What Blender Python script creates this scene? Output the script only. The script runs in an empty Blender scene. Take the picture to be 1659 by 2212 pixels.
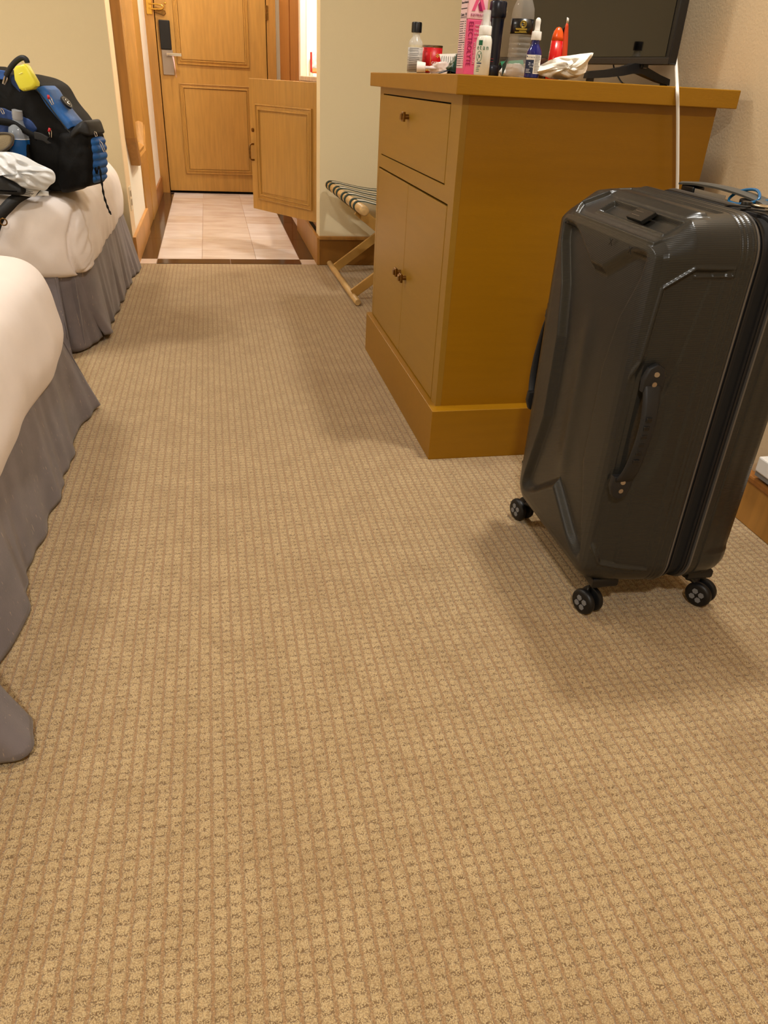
import bpy, bmesh, math, random
import numpy as np
from mathutils import Matrix, Vector
random.seed(7); RNG = np.random.RandomState(5)
scene = bpy.context.scene
C = scene.collection
# ---------------------------------------------------------------- camera
cd = bpy.data.cameras.new('camera'); cam = bpy.data.objects.new('camera', cd); C.objects.link(cam)
cb = [(0.978,-0.2032,0.0478),(0.0628,0.5051,0.8608),(-0.1991,-0.8388,0.5067)]                              # right, up, back axes of the camera in the room
cam.matrix_world = Matrix(((cb[0][0], cb[1][0], cb[2][0], 0), (cb[0][1], cb[1][1], cb[2][1], 0), (cb[0][2], cb[1][2], cb[2][2], .96), (0, 0, 0, 1)))
cd.sensor_fit = 'VERTICAL'; cd.sensor_height = 24; cd.lens = 1588.25 / 2212 * 24; cd.clip_start = .02
scene.camera = cam
# ---------------------------------------------------------------- world, view, lights
w = bpy.data.worlds.new('room_world'); scene.world = w; w.use_nodes = True
w.node_tree.nodes['Background'].inputs[0].default_value = (1, .97, .92, 1); w.node_tree.nodes['Background'].inputs[1].default_value = .25
scene.view_settings.view_transform = 'Standard'; scene.view_settings.look = 'None'
scene.view_settings.exposure = 0.0; scene.view_settings.gamma = 1; scene.view_settings.use_curve_mapping = False
def lamp(name, loc, power, col, size, spot=None, aim=None, kind='AREA'):
    d = bpy.data.lights.new(name, kind); d.energy = power; d.color = col
    if kind == 'AREA': d.shape = 'DISK'; d.size = size
    else: d.shadow_soft_size = size
    o = bpy.data.objects.new(name, d); C.objects.link(o); o.location = loc
    if aim: o.rotation_euler = (Vector(aim) - Vector(loc)).to_track_quat('-Z', 'Y').to_euler()
    return o
WARM = (1, .98, .93); WHITE = (1, .98, .96)
lamp('ceiling_lamp_desk', (1.0, 1.62, 2.52), 29, WARM, .16)
lamp('ceiling_lamp_window', (-.28, -.85, 2.50), 47, WARM, .18)
lamp('ceiling_lamp_bed', (-1.3, 2.6, 2.50), 29, WARM, .5)
lamp('bedside_lamp', (-2.6, 1.9, 1.25), 16, WARM, .15, kind='POINT')
lamp('niche_lamp', (.90, 4.80, 2.2), 56, WHITE, .035, kind='POINT')
lamp('hall_lamp', (.12, 6.55, 2.5), 22, (1, .95, .86), .12)
# ---------------------------------------------------------------- helpers
def wloc(o):
    v = Vector((0, 0, 0))
    while o is not None: v += o.location; o = o.parent
    return v
class MB:
    def __init__(s): s.v = []; s.f = []
    def add(s, vs, fs):
        n = len(s.v); s.v += [tuple(map(float, p)) for p in vs]; s.f += [tuple(i + n for i in f) for f in fs]; return s
    def box(s, x0, x1, y0, y1, z0, z1, fn=None):
        vs = [(x, y, z) for z in (z0, z1) for y in (y0, y1) for x in (x0, x1)]
        if fn: vs = [fn(*p) for p in vs]
        return s.add(vs, [(0, 2, 3, 1), (4, 5, 7, 6), (0, 1, 5, 4), (2, 6, 7, 3), (0, 4, 6, 2), (1, 3, 7, 5)])
    def loft(s, rings, cap0=True, cap1=True, closed=True):
        n = len(rings[0]); vs = [p for r in rings for p in r]; fs = []
        for i in range(len(rings) - 1):
            for j in range(n if closed else n - 1):
                k = (j + 1) % n
                fs.append((i * n + j, i * n + k, (i + 1) * n + k, (i + 1) * n + j))
        if closed and cap0: fs.append(tuple(range(n))[::-1])
        if closed and cap1: fs.append(tuple((len(rings) - 1) * n + j for j in range(n)))
        return s.add(vs, fs)
    def lathe(s, prof, c=(0, 0, 0), n=28, sx=1, sy=1, rot=0):
        rings = [[(c[0] + r * sx * math.cos(2 * math.pi * j / n + rot), c[1] + r * sy * math.sin(2 * math.pi * j / n + rot), c[2] + z) for j in range(n)] for r, z in prof]
        return s.loft(rings)
    def tube(s, path, r, n=10, closed=False, flat=None):
        P = [Vector(p) for p in path]; m = len(P); rings = []; up = None
        for i in range(m):
            t = (P[(i + 1) % m] - P[i - 1]) if closed else (P[min(i + 1, m - 1)] - P[max(i - 1, 0)])
            t.normalize()
            if up is None: up = Vector((0, 0, 1)) if abs(t.z) < .9 else Vector((1, 0, 0))
            a = t.cross(up)
            if a.length < 1e-5: a = t.orthogonal()
            a.normalize(); b = a.cross(t); up = b
            rr = r[i] if isinstance(r, (list, tuple)) else r
            ra, rb = (rr, rr) if flat is None else flat
            rings.append([P[i] + a * ra * math.cos(2 * math.pi * j / n) + b * rb * math.sin(2 * math.pi * j / n) for j in range(n)])
        if closed:
            rings.append(rings[0]); return s.loft(rings, False, False)
        return s.loft(rings)
    def cyl(s, p0, p1, r, n=20, r1=None): return s.tube([p0, p1], [r, r if r1 is None else r1], n)
    def prism(s, pts, fn, v0, v1, ro=0):
        """2D outline (a, b) extruded in v through fn(a, v, b) with rounded rims"""
        P = np.array(pts, float); nx = np.roll(P, -1, 0); pv = np.roll(P, 1, 0)
        e1 = P - pv; e2 = nx - P
        ar = np.sum(P[:, 0] * nx[:, 1] - nx[:, 0] * P[:, 1]); sg = 1 if ar > 0 else -1
        n1 = np.stack([e1[:, 1], -e1[:, 0]], 1); n1 /= np.linalg.norm(n1, axis=1)[:, None] + 1e-12
        n2 = np.stack([e2[:, 1], -e2[:, 0]], 1); n2 /= np.linalg.norm(n2, axis=1)[:, None] + 1e-12
        nn = n1 + n2; nn /= np.linalg.norm(nn, axis=1)[:, None] + 1e-12; nn *= sg
        rings = []
        if ro: lv = [(v0 + ro * (1 - math.sin(q)), ro * (1 - math.cos(q))) for q in np.linspace(math.pi / 2, 0, 5)] + [(v1 - ro * (1 - math.sin(q)), ro * (1 - math.cos(q))) for q in np.linspace(0, math.pi / 2, 5)]
        else: lv = [(v0, 0), (v1, 0)]
        for v, ins in lv: rings.append([fn(q[0], v, q[1]) for q in P - nn * ins])
        return s.loft(rings)
    def grid(s, fn, nu, nv):
        return s.loft([[fn(i / (nu - 1), j / (nv - 1)) for j in range(nv)] for i in range(nu)], closed=False)
    def build(s, name, mat, parent=None, smooth=False, bevel=0, solid=0, sub=0, kind=None, seg=2):
        me = bpy.data.meshes.new(name); off = wloc(parent) if parent else Vector((0, 0, 0))
        me.from_pydata([(p[0] - off.x, p[1] - off.y, p[2] - off.z) for p in s.v], [], s.f)
        bm = bmesh.new(); bm.from_mesh(me); bmesh.ops.recalc_face_normals(bm, faces=bm.faces); bm.to_mesh(me); bm.free()
        if smooth: me.shade_smooth()
        if smooth == 'auto' : me.set_sharp_from_angle(angle=math.radians(38))
        me.materials.append(mat); o = bpy.data.objects.new(name, me); C.objects.link(o); o.parent = parent
        if solid: md = o.modifiers.new('solid', 'SOLIDIFY'); md.thickness = solid; md.offset = 0
        if sub: md = o.modifiers.new('sub', 'SUBSURF'); md.levels = sub; md.render_levels = sub
        if bevel: md = o.modifiers.new('bevel', 'BEVEL'); md.width = bevel; md.segments = seg; md.limit_method = 'ANGLE'; md.harden_normals = False
        if kind: o['kind'] = kind
        return o
def box(name, b, mat, parent=None, bevel=0, kind=None, fn=None): return MB().box(*b, fn=fn).build(name, mat, parent, bevel=bevel, kind=kind)
def thing(name, label, cat, loc=(0, 0, 0), group=None):
    o = bpy.data.objects.new(name, None); C.objects.link(o); o.location = loc; o.empty_display_size = .05
    o['label'] = label; o['category'] = cat
    if group: o['group'] = group
    return o
def tag(o, label, cat, group=None):
    o['label'] = label; o['category'] = cat
    if group: o['group'] = group
    return o
def lab(o, s): o['label'] = s; return o
def smoothpath(pts, k=8, closed=False):
    P = np.array(pts, float); n = len(P); out = []
    for i in range(n if closed else n - 1):
        g = lambda j: P[j % n] if closed else P[min(max(j, 0), n - 1)]
        p0, p1, p2, p3 = g(i - 1), g(i), g(i + 1), g(i + 2)
        for q in range(k):
            t = q / k
            out.append(.5 * (2 * p1 + (p2 - p0) * t + (2 * p0 - 5 * p1 + 4 * p2 - p3) * t * t + (3 * p1 - p0 - 3 * p2 + p3) * t ** 3))
    if not closed: out.append(P[-1])
    return [tuple(map(float, p)) for p in out]
def noise3(p, sc=1.0, seed=0):
    x, y, z = p[0] * sc + seed * 3.1, p[1] * sc + seed * 1.7, p[2] * sc + seed * .9
    return (math.sin(x * 1.7 + math.sin(y * 2.3 + z)) + math.sin(y * 2.1 + math.sin(z * 1.9 + x * 1.3)) + math.sin(z * 2.7 + math.sin(x * 2.9 - y))) / 3
def rrect(a0, a1, b0, b1, r, N):
    """rounded rectangle loop by arc length: points and outward normals"""
    L = [a1 - a0 - 2 * r, b1 - b0 - 2 * r]; q = math.pi * r / 2; tot = 2 * (L[0] + L[1]) + 4 * q
    segs = [('l', (a0 + r, b0), (1, 0), L[0]), ('c', (a1 - r, b0 + r), -90, q), ('l', (a1, b0 + r), (0, 1), L[1]), ('c', (a1 - r, b1 - r), 0, q),
            ('l', (a1 - r, b1), (-1, 0), L[0]), ('c', (a0 + r, b1 - r), 90, q), ('l', (a0, b1 - r), (0, -1), L[1]), ('c', (a0 + r, b0 + r), 180, q)]
    P = []; Nn = []
    for i in range(N):
        s = tot * i / N
        for g in segs:
            if s <= g[3]: break
            s -= g[3]
        if g[0] == 'l': P.append((g[1][0] + g[2][0] * s, g[1][1] + g[2][1] * s)); Nn.append((g[2][1], -g[2][0]))
        else:
            an = math.radians(g[2]) + s / r; P.append((g[1][0] + r * math.cos(an), g[1][1] + r * math.sin(an))); Nn.append((math.cos(an), math.sin(an)))
    return np.array(P), np.array(Nn)
def text(name, s, size, origin, xdir, ydir, mat, parent, ext=.0003, align='LEFT', sx=1.0):
    cu = bpy.data.curves.new(name, 'FONT'); cu.body = s; cu.size = size; cu.extrude = ext; cu.align_x = align; cu.resolution_u = 3
    o = bpy.data.objects.new(name, cu); C.objects.link(o)
    bpy.context.view_layer.update()
    me = bpy.data.meshes.new_from_object(o.evaluated_get(bpy.context.evaluated_depsgraph_get()))
    C.objects.unlink(o); bpy.data.objects.remove(o)
    X = Vector(xdir).normalized(); Y = Vector(ydir).normalized(); Z = X.cross(Y); off = Vector(origin) - wloc(parent)
    me.transform(Matrix(((X.x * sx, Y.x, Z.x, off.x), (X.y * sx, Y.y, Z.y, off.y), (X.z * sx, Y.z, Z.z, off.z), (0, 0, 0, 1))))
    me.materials.clear(); me.materials.append(mat)
    r = bpy.data.objects.new(name, me); C.objects.link(r); r.parent = parent
    return r
# ---------------------------------------------------------------- materials
def lin(c): return tuple(((v / 255) / 12.92 if v / 255 <= .04045 else ((v / 255 + .055) / 1.055) ** 2.4) for v in c) + (1,)
def mat(name, col, rough=.5, metal=0, noise=0, nscale=20, bump=0, bscale=200, spec=.5, trans=0, ior=1.45, coat=0, stretch=None, col2=None, sheen=0):
    m = bpy.data.materials.new(name); m.use_nodes = True; nt = m.node_tree; b = nt.nodes['Principled BSDF']
    b.inputs['Base Color'].default_value = lin(col); b.inputs['Roughness'].default_value = rough; b.inputs['Metallic'].default_value = metal
    b.inputs['Specular IOR Level'].default_value = spec; b.inputs['Transmission Weight'].default_value = trans; b.inputs['IOR'].default_value = ior
    b.inputs['Coat Weight'].default_value = coat; b.inputs['Sheen Weight'].default_value = sheen
    tc = nt.nodes.new('ShaderNodeTexCoord'); mp = nt.nodes.new('ShaderNodeMapping'); nt.links.new(tc.outputs['Object'], mp.inputs[0])
    if stretch: mp.inputs['Scale'].default_value = stretch
    if noise or col2:
        n = nt.nodes.new('ShaderNodeTexNoise'); n.inputs['Scale'].default_value = nscale; n.inputs['Detail'].default_value = 5
        nt.links.new(mp.outputs[0], n.inputs[0])
        mx = nt.nodes.new('ShaderNodeMix'); mx.data_type = 'RGBA'
        mx.inputs['A'].default_value = lin(col); mx.inputs['B'].default_value = lin(col2 if col2 else tuple(v * (1 - noise) for v in col))
        rp = nt.nodes.new('ShaderNodeMapRange'); rp.inputs[1].default_value = .35; rp.inputs[2].default_value = .65
        nt.links.new(n.outputs[0], rp.inputs[0]); nt.links.new(rp.outputs[0], mx.inputs['Factor']); nt.links.new(mx.outputs['Result'], b.inputs['Base Color'])
    if bump:
        n2 = nt.nodes.new('ShaderNodeTexNoise'); n2.inputs['Scale'].default_value = bscale; n2.inputs['Detail'].default_value = 3
        nt.links.new(mp.outputs[0], n2.inputs[0]); bp = nt.nodes.new('ShaderNodeBump'); bp.inputs['Strength'].default_value = bump; bp.inputs['Distance'].default_value = .002
        nt.links.new(n2.outputs[0], bp.inputs['Height']); nt.links.new(bp.outputs[0], b.inputs['Normal'])
    return m
M = {}
M['wall'] = mat('cream_paint', (238, 224, 186), .75, bump=.25, bscale=160)
M['wall_tan'] = mat('tan_paint', (216, 198, 158), .75, bump=.3, bscale=160)
M['wall_white'] = mat('white_paint', (245, 238, 222), .7, bump=.2, bscale=160)
M['ceil'] = mat('ceiling_paint', (240, 232, 215), .8)
M['honey'] = mat('honey_lacquer', (188, 140, 66), .42, noise=.08, nscale=6, stretch=(8, 8, .8), bump=.08, bscale=60)
M['honey2'] = mat('honey_wood', (182, 130, 60), .45, noise=.10, nscale=5, stretch=(8, 8, .8), bump=.08)
M['casing'] = mat('casing_wood', (164, 104, 44), .4, noise=.12, nscale=5, stretch=(8, 8, .8))
M['mustard'] = mat('mustard_lacquer', (152, 105, 2), .38, noise=.025, nscale=7, stretch=(.7, 7, 7), bump=.10, bscale=70)
M['mustard_front'] = mat('mustard_lacquer_front', (152, 113, 34), .36, noise=.025, nscale=7, stretch=(7, .7, 7), bump=.08, bscale=70)
M['brass'] = mat('aged_brass', (150, 112, 60), .3, metal=1, noise=.2, nscale=90)
M['gold'] = mat('polished_brass', (225, 180, 80), .2, metal=1)
M['steel'] = mat('satin_steel', (170, 160, 150), .35, metal=1)
M['chrome'] = mat('chrome', (220, 220, 225), .12, metal=1)
M['black'] = mat('black_plastic', (16, 16, 18), .35)
M['rubber'] = mat('black_rubber', (24, 24, 26), .55, bump=.1)
M['gap'] = mat('dark_gap', (10, 8, 6), .9)
M['sheet'] = mat('white_sheet', (238, 226, 218), .85, noise=.02, nscale=8, bump=.12, bscale=260, sheen=.15)
M['tile'] = mat('pale_marble', (226, 208, 196), .16, col2=(205, 180, 162), nscale=5, stretch=(1, 2.6, 1))
M['grout'] = mat('grout', (176, 150, 130), .8)
M['dark_marble'] = mat('brown_marble', (66, 46, 36), .12, col2=(44, 30, 24), nscale=9)
M['paper'] = mat('paper_white', (238, 234, 226), .7)
M['ink'] = mat('ink_black', (30, 30, 30), .7)
M['clear'] = mat('clear_plastic', (245, 248, 248), .06, trans=1, ior=1.3)
M['white_plastic'] = mat('white_plastic', (236, 232, 226), .35)
def thin(name, col, alpha, rough=.15):
    m = bpy.data.materials.new(name); m.use_nodes = True; nt = m.node_tree; b = nt.nodes['Principled BSDF']
    b.inputs['Base Color'].default_value = lin(col); b.inputs['Alpha'].default_value = alpha; b.inputs['Roughness'].default_value = rough
    return m
M['film'] = thin('thin_clear_film', (225, 225, 222), .35)
M['bagfilm'] = thin('milky_bag_film', (236, 238, 240), .82, .3)
def skirt_mat():
    m = mat('taupe_skirt_cloth', (116, 107, 108), .7, noise=.10, nscale=14, bump=.25, bscale=300, sheen=.2); nt = m.node_tree; b = nt.nodes['Principled BSDF']
    tc = nt.nodes.new('ShaderNodeTexCoord'); mp = nt.nodes.new('ShaderNodeMapping'); mp.inputs['Scale'].default_value = (60, 60, 9); mp.inputs['Rotation'].default_value = (.5, 0, 0)
    nt.links.new(tc.outputs['Object'], mp.inputs[0]); n = nt.nodes.new('ShaderNodeTexNoise'); n.inputs['Scale'].default_value = 3.0; n.inputs['Detail'].default_value = 2
    nt.links.new(mp.outputs[0], n.inputs[0]); r = nt.nodes.new('ShaderNodeMapRange'); r.inputs[1].default_value = .68; r.inputs[2].default_value = .74
    nt.links.new(n.outputs[0], r.inputs[0]); mx = nt.nodes.new('ShaderNodeMix'); mx.data_type = 'RGBA'; mx.inputs['B'].default_value = lin((170, 150, 130))
    src = b.inputs['Base Color'].links[0].from_socket; nt.links.new(src, mx.inputs['A']); nt.links.new(r.outputs[0], mx.inputs['Factor']); nt.links.new(mx.outputs['Result'], b.inputs['Base Color'])
    return m
M['skirt'] = skirt_mat()
def carpet_mat():
    m = bpy.data.materials.new('ribbed_loop_carpet'); m.use_nodes = True; nt = m.node_tree; b = nt.nodes['Principled BSDF']; L = nt.links.new
    N = nt.nodes.new
    def math_(op, a, c=None, v=None):
        n = N('ShaderNodeMath'); n.operation = op
        if hasattr(a, 'links'): L(a, n.inputs[0])
        else: n.inputs[0].default_value = a
        if c is not None:
            if hasattr(c, 'links'): L(c, n.inputs[1])
            else: n.inputs[1].default_value = c
        if v is not None: n.inputs[2].default_value = v
        return n.outputs[0]
    def rng(a, x0, x1, y0=0, y1=1):
        n = N('ShaderNodeMapRange'); n.interpolation_type = 'SMOOTHSTEP'; L(a, n.inputs[0])
        for i, q in enumerate((x0, x1, y0, y1)): n.inputs[i + 1].default_value = q
        return n.outputs[0]
    def mix(f, A_, B_):
        n = N('ShaderNodeMix'); n.data_type = 'RGBA'; L(f, n.inputs['Factor'])
        for k, q in (('A', A_), ('B', B_)):
            if hasattr(q, 'links'): L(q, n.inputs[k])
            else: n.inputs[k].default_value = q
        return n.outputs['Result']
    tc = N('ShaderNodeTexCoord'); sep = N('ShaderNodeSeparateXYZ'); L(tc.outputs['Object'], sep.inputs[0])
    def noise(sc, det=2, vec=None):
        n = N('ShaderNodeTexNoise'); n.inputs['Scale'].default_value = sc; n.inputs['Detail'].default_value = det; L(vec or tc.outputs['Object'], n.inputs[0]); return n.outputs[0]
    wob = math_('MULTIPLY', math_('SUBTRACT', noise(110, 2), .5), .007)
    wob2 = math_('MULTIPLY', math_('SUBTRACT', noise(120, 2), .5), .012)
    x = math_('ADD', sep.outputs[0], wob); y = math_('ADD', sep.outputs[1], wob2)
    cx = math_('COSINE', math_('MULTIPLY', x, 2 * math.pi / .0205)); cy = math_('COSINE', math_('MULTIPLY', y, 2 * math.pi / .0154))
    rib = rng(cx, .45, .98)                                   # 1 on the low rib between the columns of loops
    row = rng(cy, -.1, .7)                                    # 1 on the crossing rows
    vo = N('ShaderNodeTexVoronoi'); vo.inputs['Scale'].default_value = 560; L(tc.outputs['Object'], vo.inputs[0])
    vd = vo.outputs['Distance']
    gapm = rng(math_('ADD', vd, math_('MULTIPLY', math_('SUBTRACT', noise(70, 2), .5), .5)), .34, .70)
    pile = math_('SUBTRACT', 1, rib)
    dark = math_('MULTIPLY', math_('MULTIPLY', gapm, pile), math_('ADD', math_('MULTIPLY', row, .60), .16))
    big = noise(2.2, 4); mid = noise(14, 3)
    c0 = mix(rng(mid, .3, .7), lin((206, 177, 130)), lin((192, 163, 117)))
    c1 = mix(math_('MULTIPLY', rib, .85), c0, lin((164, 126, 86)))
    c2 = mix(dark, c1, lin((92, 66, 42)))
    c2b = mix(math_('MULTIPLY', rng(vd, .30, .75), .38), c2, lin((112, 82, 54))); c3 = mix(math_('MULTIPLY', rng(vo.outputs['Color'], .45, 1), .30), c2b, lin((238, 214, 168)))
    c4 = mix(math_('MULTIPLY', rng(big, .48, .72), .22), c3, lin((140, 108, 70)))
    L(c4, b.inputs['Base Color']); b.inputs['Roughness'].default_value = .95; b.inputs['Specular IOR Level'].default_value = .1; b.inputs['Sheen Weight'].default_value = .2
    h = math_('ADD', math_('MULTIPLY', pile, 1.0), math_('ADD', math_('MULTIPLY', math_('SUBTRACT', 1, vd), .7), math_('MULTIPLY', math_('MULTIPLY', row, pile), -.35)))
    bp = N('ShaderNodeBump'); bp.inputs['Strength'].default_value = .9; bp.inputs['Distance'].default_value = .0022; L(h, bp.inputs['Height']); L(bp.outputs[0], b.inputs['Normal'])
    return m
M['carpet'] = carpet_mat()
# ================================================================= THE ROOM
def struct(name, b, m, bevel=0): return box(name, b, m, bevel=bevel, kind='structure')
XR = 1.325
floor = struct('floor', (-3.4, XR + .1, -2.6, 4.458, -.05, 0), M['carpet'])
struct('ceiling', (-3.4, XR + .1, -2.6, 7.5, 2.6, 2.66), M['ceil'])
struct('wall_right', (XR, XR + .1, -2.6, 4.455, 0, 2.6), mat('shaded_warm_paint', (206, 182, 146), .75, bump=.3, bscale=160))  # dimness from grazing light and warm bounce put into this wall's colour
struct('wall_left', (-3.5, -3.4, -2.6, 4.51, 0, 2.6), M['wall'])
struct('wall_near', (-3.4, XR + .1, -2.7, -2.6, 0, 2.6), M['wall'])
struct('wall_back_bed', (-3.4, -.45, 4.41, 4.51, 0, 2.6), M['wall_tan'])
struct('wall_back_niche', (.583, XR + .1, 4.455, 4.60, 0, 2.6), M['wall'])
struct('wall_hall_left', (-.55, -.45, 4.51, 7.42, 0, 2.6), M['wall_white'])
struct('wall_hall_end', (-.55, XR + .1, 7.37, 7.47, 0, 2.6), M['wall_white'])
struct('wall_niche_side', (.64, XR + .1, 5.56, 5.66, 0, 2.6), M['wall_white'])
struct('wall_niche_back', (XR, XR + .1, 4.60, 5.56, 0, 2.6), M['wall_white'])
struct('wall_hall_right', (.64, .74, 5.66, 7.42, 0, 2.6), M['wall_white'])
# corner bead: the cream strip where the bed wall turns into the hall
hw = struct('trim_1', (-.452, -.4485, 4.408, 4.62, .14, 2.6), mat('bead_paint', (232, 205, 165), .7))
# baseboards
def baseboard(name, b, ax, face, m='honey2'):
    o = struct(name, b, M[m], bevel=.002); return o
M['bb_tan'] = mat('baseboard_wood', (206, 150, 84), .4, noise=.08, nscale=5)
baseboard('baseboard_hall_left', (-.45, -.432, 4.41, 5.42, 0, .15), 0, 1, 'bb_tan')
baseboard('baseboard_hall_left_far', (-.45, -.436, 6.43, 7.30, 0, .13), 0, 1, 'casing')
baseboard('baseboard_bed_wall', (-3.4, -.45, 4.395, 4.41, 0, .13), 1, 1, 'bb_tan')
bbn = struct('baseboard_niche', (.583, XR, 4.437, 4.455, 0, .142), mat('niche_base_wood', (140, 92, 30), .4, noise=.1, nscale=6), bevel=.003)
struct('baseboard_niche_cap', (.578, XR, 4.430, 4.455, .142, .162), M['honey2'], bevel=.004)
struct('baseboard_niche_side', (.566, .583, 4.437, 5.56, 0, .155), M['honey2'], bevel=.003)
struct('baseboard_right', (XR - .022, XR, -2.6, 4.43, 0, .115), M['honey2'], bevel=.003)
struct('baseboard_right_cap', (XR - .030, XR, -2.6, 4.43, .115, .133), M['casing'], bevel=.005)
# hall floor: grout bed, marble tiles, dark border strips, corner squares
hf = struct('floor_hall', (-.55, XR + .1, 4.458, 7.45, -.05, -.003), M['grout'])
tx = [-.343, -.092, .221, .479]; ty = [4.585]
while ty[-1] < 7.2: ty.append(min(ty[-1] + .302, 7.30))
proto = None
def floor_piece(nm, x0, x1, y0, y1, m, z=.001):
    g = .0016
    return box(nm, (x0 + g, x1 - g, y0 + g, y1 - g, -.003, z), m, hf)
tmats = [mat('pale_marble_%s' % k, c, .15, col2=c2, nscale=4.5, stretch=(1, 2.4, 1)) for k, c, c2 in (('a', (238, 228, 222), (224, 208, 198)), ('b', (240, 232, 227), (228, 214, 206)), ('c', (232, 218, 206), (214, 194, 178)))]
for j in range(len(ty) - 1):
    for i in range(3): floor_piece('tile', tx[i], tx[i + 1], ty[j], ty[j + 1], tmats[(i * 2 + j * 5 + (i * j) % 3) % 3])
yy = [4.585, 5.2, 5.85, 6.6, 7.30]
for a0, a1 in zip(yy[:-1], yy[1:]):
    floor_piece('border_strip', -.45, -.343, a0, a1, M['dark_marble']); floor_piece('border_strip', .479, .583, a0, a1, M['dark_marble'])
floor_piece('border_strip', -.343, .07, 4.462, 4.585, M['dark_marble']); floor_piece('border_strip', .07, .479, 4.462, 4.585, M['dark_marble'])
floor_piece('corner_square', -.45, -.343, 4.462, 4.585, tmats[2]); floor_piece('corner_square', .479, .583, 4.462, 4.585, tmats[2])
# ---- entrance door (structure) with its panels, lock, hinges
dm = M['honey']
door = struct('door_1', (-.372, .506, 7.32, 7.36, .018, 2.08), dm, bevel=.002)
struct('door_gap_backing', (-.42, .56, 7.362, 7.37, 0, 2.12), M['gap'])
def frame_ring(mb, x0, x1, z0, z1, yf, wd, dp):
    """mitred moulding ring on a plane facing -y"""
    o = [(x0, z0), (x1, z0), (x1, z1), (x0, z1)]
    prof = [(0, 0), (.04, .9), (.22, 1), (.30, .35), (.62, .45), (.72, .95), (.94, 1), (1, 0)]
    rings = []
    for a, h in prof:
        i = a * wd
        rings.append([(x0 + i, yf - h * dp, z0 + i), (x1 - i, yf - h * dp, z0 + i), (x1 - i, yf - h * dp, z1 - i), (x0 + i, yf - h * dp, z1 - i)])
    mb.loft(rings, False, False)
for z0, z1 in ((.158, .852), (.985, 1.92)):
    mb = MB(); frame_ring(mb, -.228, .362, z0, z1, 7.3195, .035, .012); o = mb.build('panel_moulding', dm, door)
    box('panel', (-.19, .324, 7.313, 7.3205, z0 + .038, z1 - .038), dm, door, bevel=.002)
# frame
cas = struct('trim_2', (-.455, -.378, 7.29, 7.37, 0, 2.12), M['honey2'], bevel=.003)
struct('trim_3', (.512, .585, 7.29, 7.37, 0, 2.12), M['honey2'], bevel=.003)
struct('trim_4', (-.455, .585, 7.29, 7.37, 2.085, 2.18), M['honey2'], bevel=.003)
# keycard lock on the door
lk = thing('keycard_lock', 'black and satin steel keycard lock plate with lever on the entrance door', 'lock', (-.30, 7.318, .90))
box('reader_cover', (-.348, -.262, 7.292, 7.320, 1.085, 1.285), M['black'], lk, bevel=.006)
box('steel_plate', (-.345, -.256, 7.304, 7.320, .905, 1.083), M['steel'], lk, bevel=.003)
MB().cyl((-.30, 7.304, 1.052), (-.30, 7.26, 1.052), .013).build('lever_rose', M['steel'], lk, smooth='auto')
lv = box('lever_handle', (-.305, -.185, 7.250, 7.265, 1.040, 1.062), M['chrome'], lk, bevel=.004)
MB().box(-.02, .02, -.006, 0, -.007, .007).build('thumb_turn', M['black'], lk, bevel=.002)
tt = [c for c in lk.children if c.name.startswith('thumb')][0]; tt.location = Vector((-.308, 7.300, .968)) - lk.location; tt.rotation_euler = (0, -.8, 0)
tagp = MB().grid(lambda u, v: (-.262 + .012 * u * math.cos(v * 2) + .022 * v, 7.254 - .008 * math.sin(v * 2.5) + .004 * u, 1.04 - .15 * v), 3, 12).build('door_hanger', mat('pink_paper', (232, 190, 186), .6), None, smooth=True, solid=.001)
tag(tagp, 'narrow pink paper door hanger hanging from the lever of the entrance door', 'door hanger')
sw = thing('swing_bar_guard', 'polished brass swing bar security latch across the entrance door edge', 'latch', (-.38, 7.29, 1.33))
MB().box(-.432, -.388, 7.283, 7.290, 1.315, 1.42).build('jamb_plate', M['gold'], sw, bevel=.003)
MB().tube(smoothpath([(-.41, 7.275, 1.385), (-.37, 7.262, 1.385), (-.315, 7.262, 1.38), (-.30, 7.262, 1.368), (-.315, 7.262, 1.354), (-.37, 7.262, 1.352), (-.41, 7.275, 1.356)], 5), .005, 8).build('swing_bar', M['gold'], sw, smooth=True)
MB().prism([(-.375, 1.335), (-.30, 1.315), (-.285, 1.33), (-.29, 1.352), (-.36, 1.372)], lambda a, v, b: (a, v, b), 7.306, 7.320).build('door_plate', M['brass'], sw, bevel=.002)
MB().lathe([(0, 0), (.007, 0), (.009, .006), (.006, .012), (0, .014)], (-.285, 7.30, 1.39), 12).build('ball_stud', M['gold'], sw, smooth=True)
for z in (1.33, .32):
    hg = box('hinge', (.513, .528, 7.2885, 7.291, z, z + .10), M['brass'], door)
    MB().cyl((.509, 7.287, z), (.509, 7.287, z + .10), .007, 12).build('hinge_knuckle', M['brass'], hg, smooth='auto')
# ---- hall left: closet casing and mirror
struct('trim_5', (-.45, -.440, 5.42, 5.90, 0, 2.15), M['honey2'], bevel=.004)
struct('trim_6', (-.45, -.436, 5.90, 6.43, 0, 2.15), M['honey'], bevel=.003)
mr = thing('wall_mirror', 'tall honey wood framed mirror with cut corners on the hall wall beside the bed', 'mirror', (-.45, 5.0, .44))
fy = lambda a, v, b: (v, a, b)
mo = [(4.63, .62), (4.78, .47), (5.22, .47), (5.37, .62), (5.37, 1.75), (5.22, 1.92), (4.78, 1.92), (4.63, 1.75)]
mi = [(4.72, .67), (4.82, .56), (5.18, .56), (5.28, .67), (5.28, 1.71), (5.18, 1.83), (4.82, 1.83), (4.72, 1.71)]
mb = MB(); prof = [(0, -.449), (0, -.400), (.12, -.392), (.5, -.392), (.62, -.402), (.8, -.400), (1, -.425), (1, -.449)]
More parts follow.
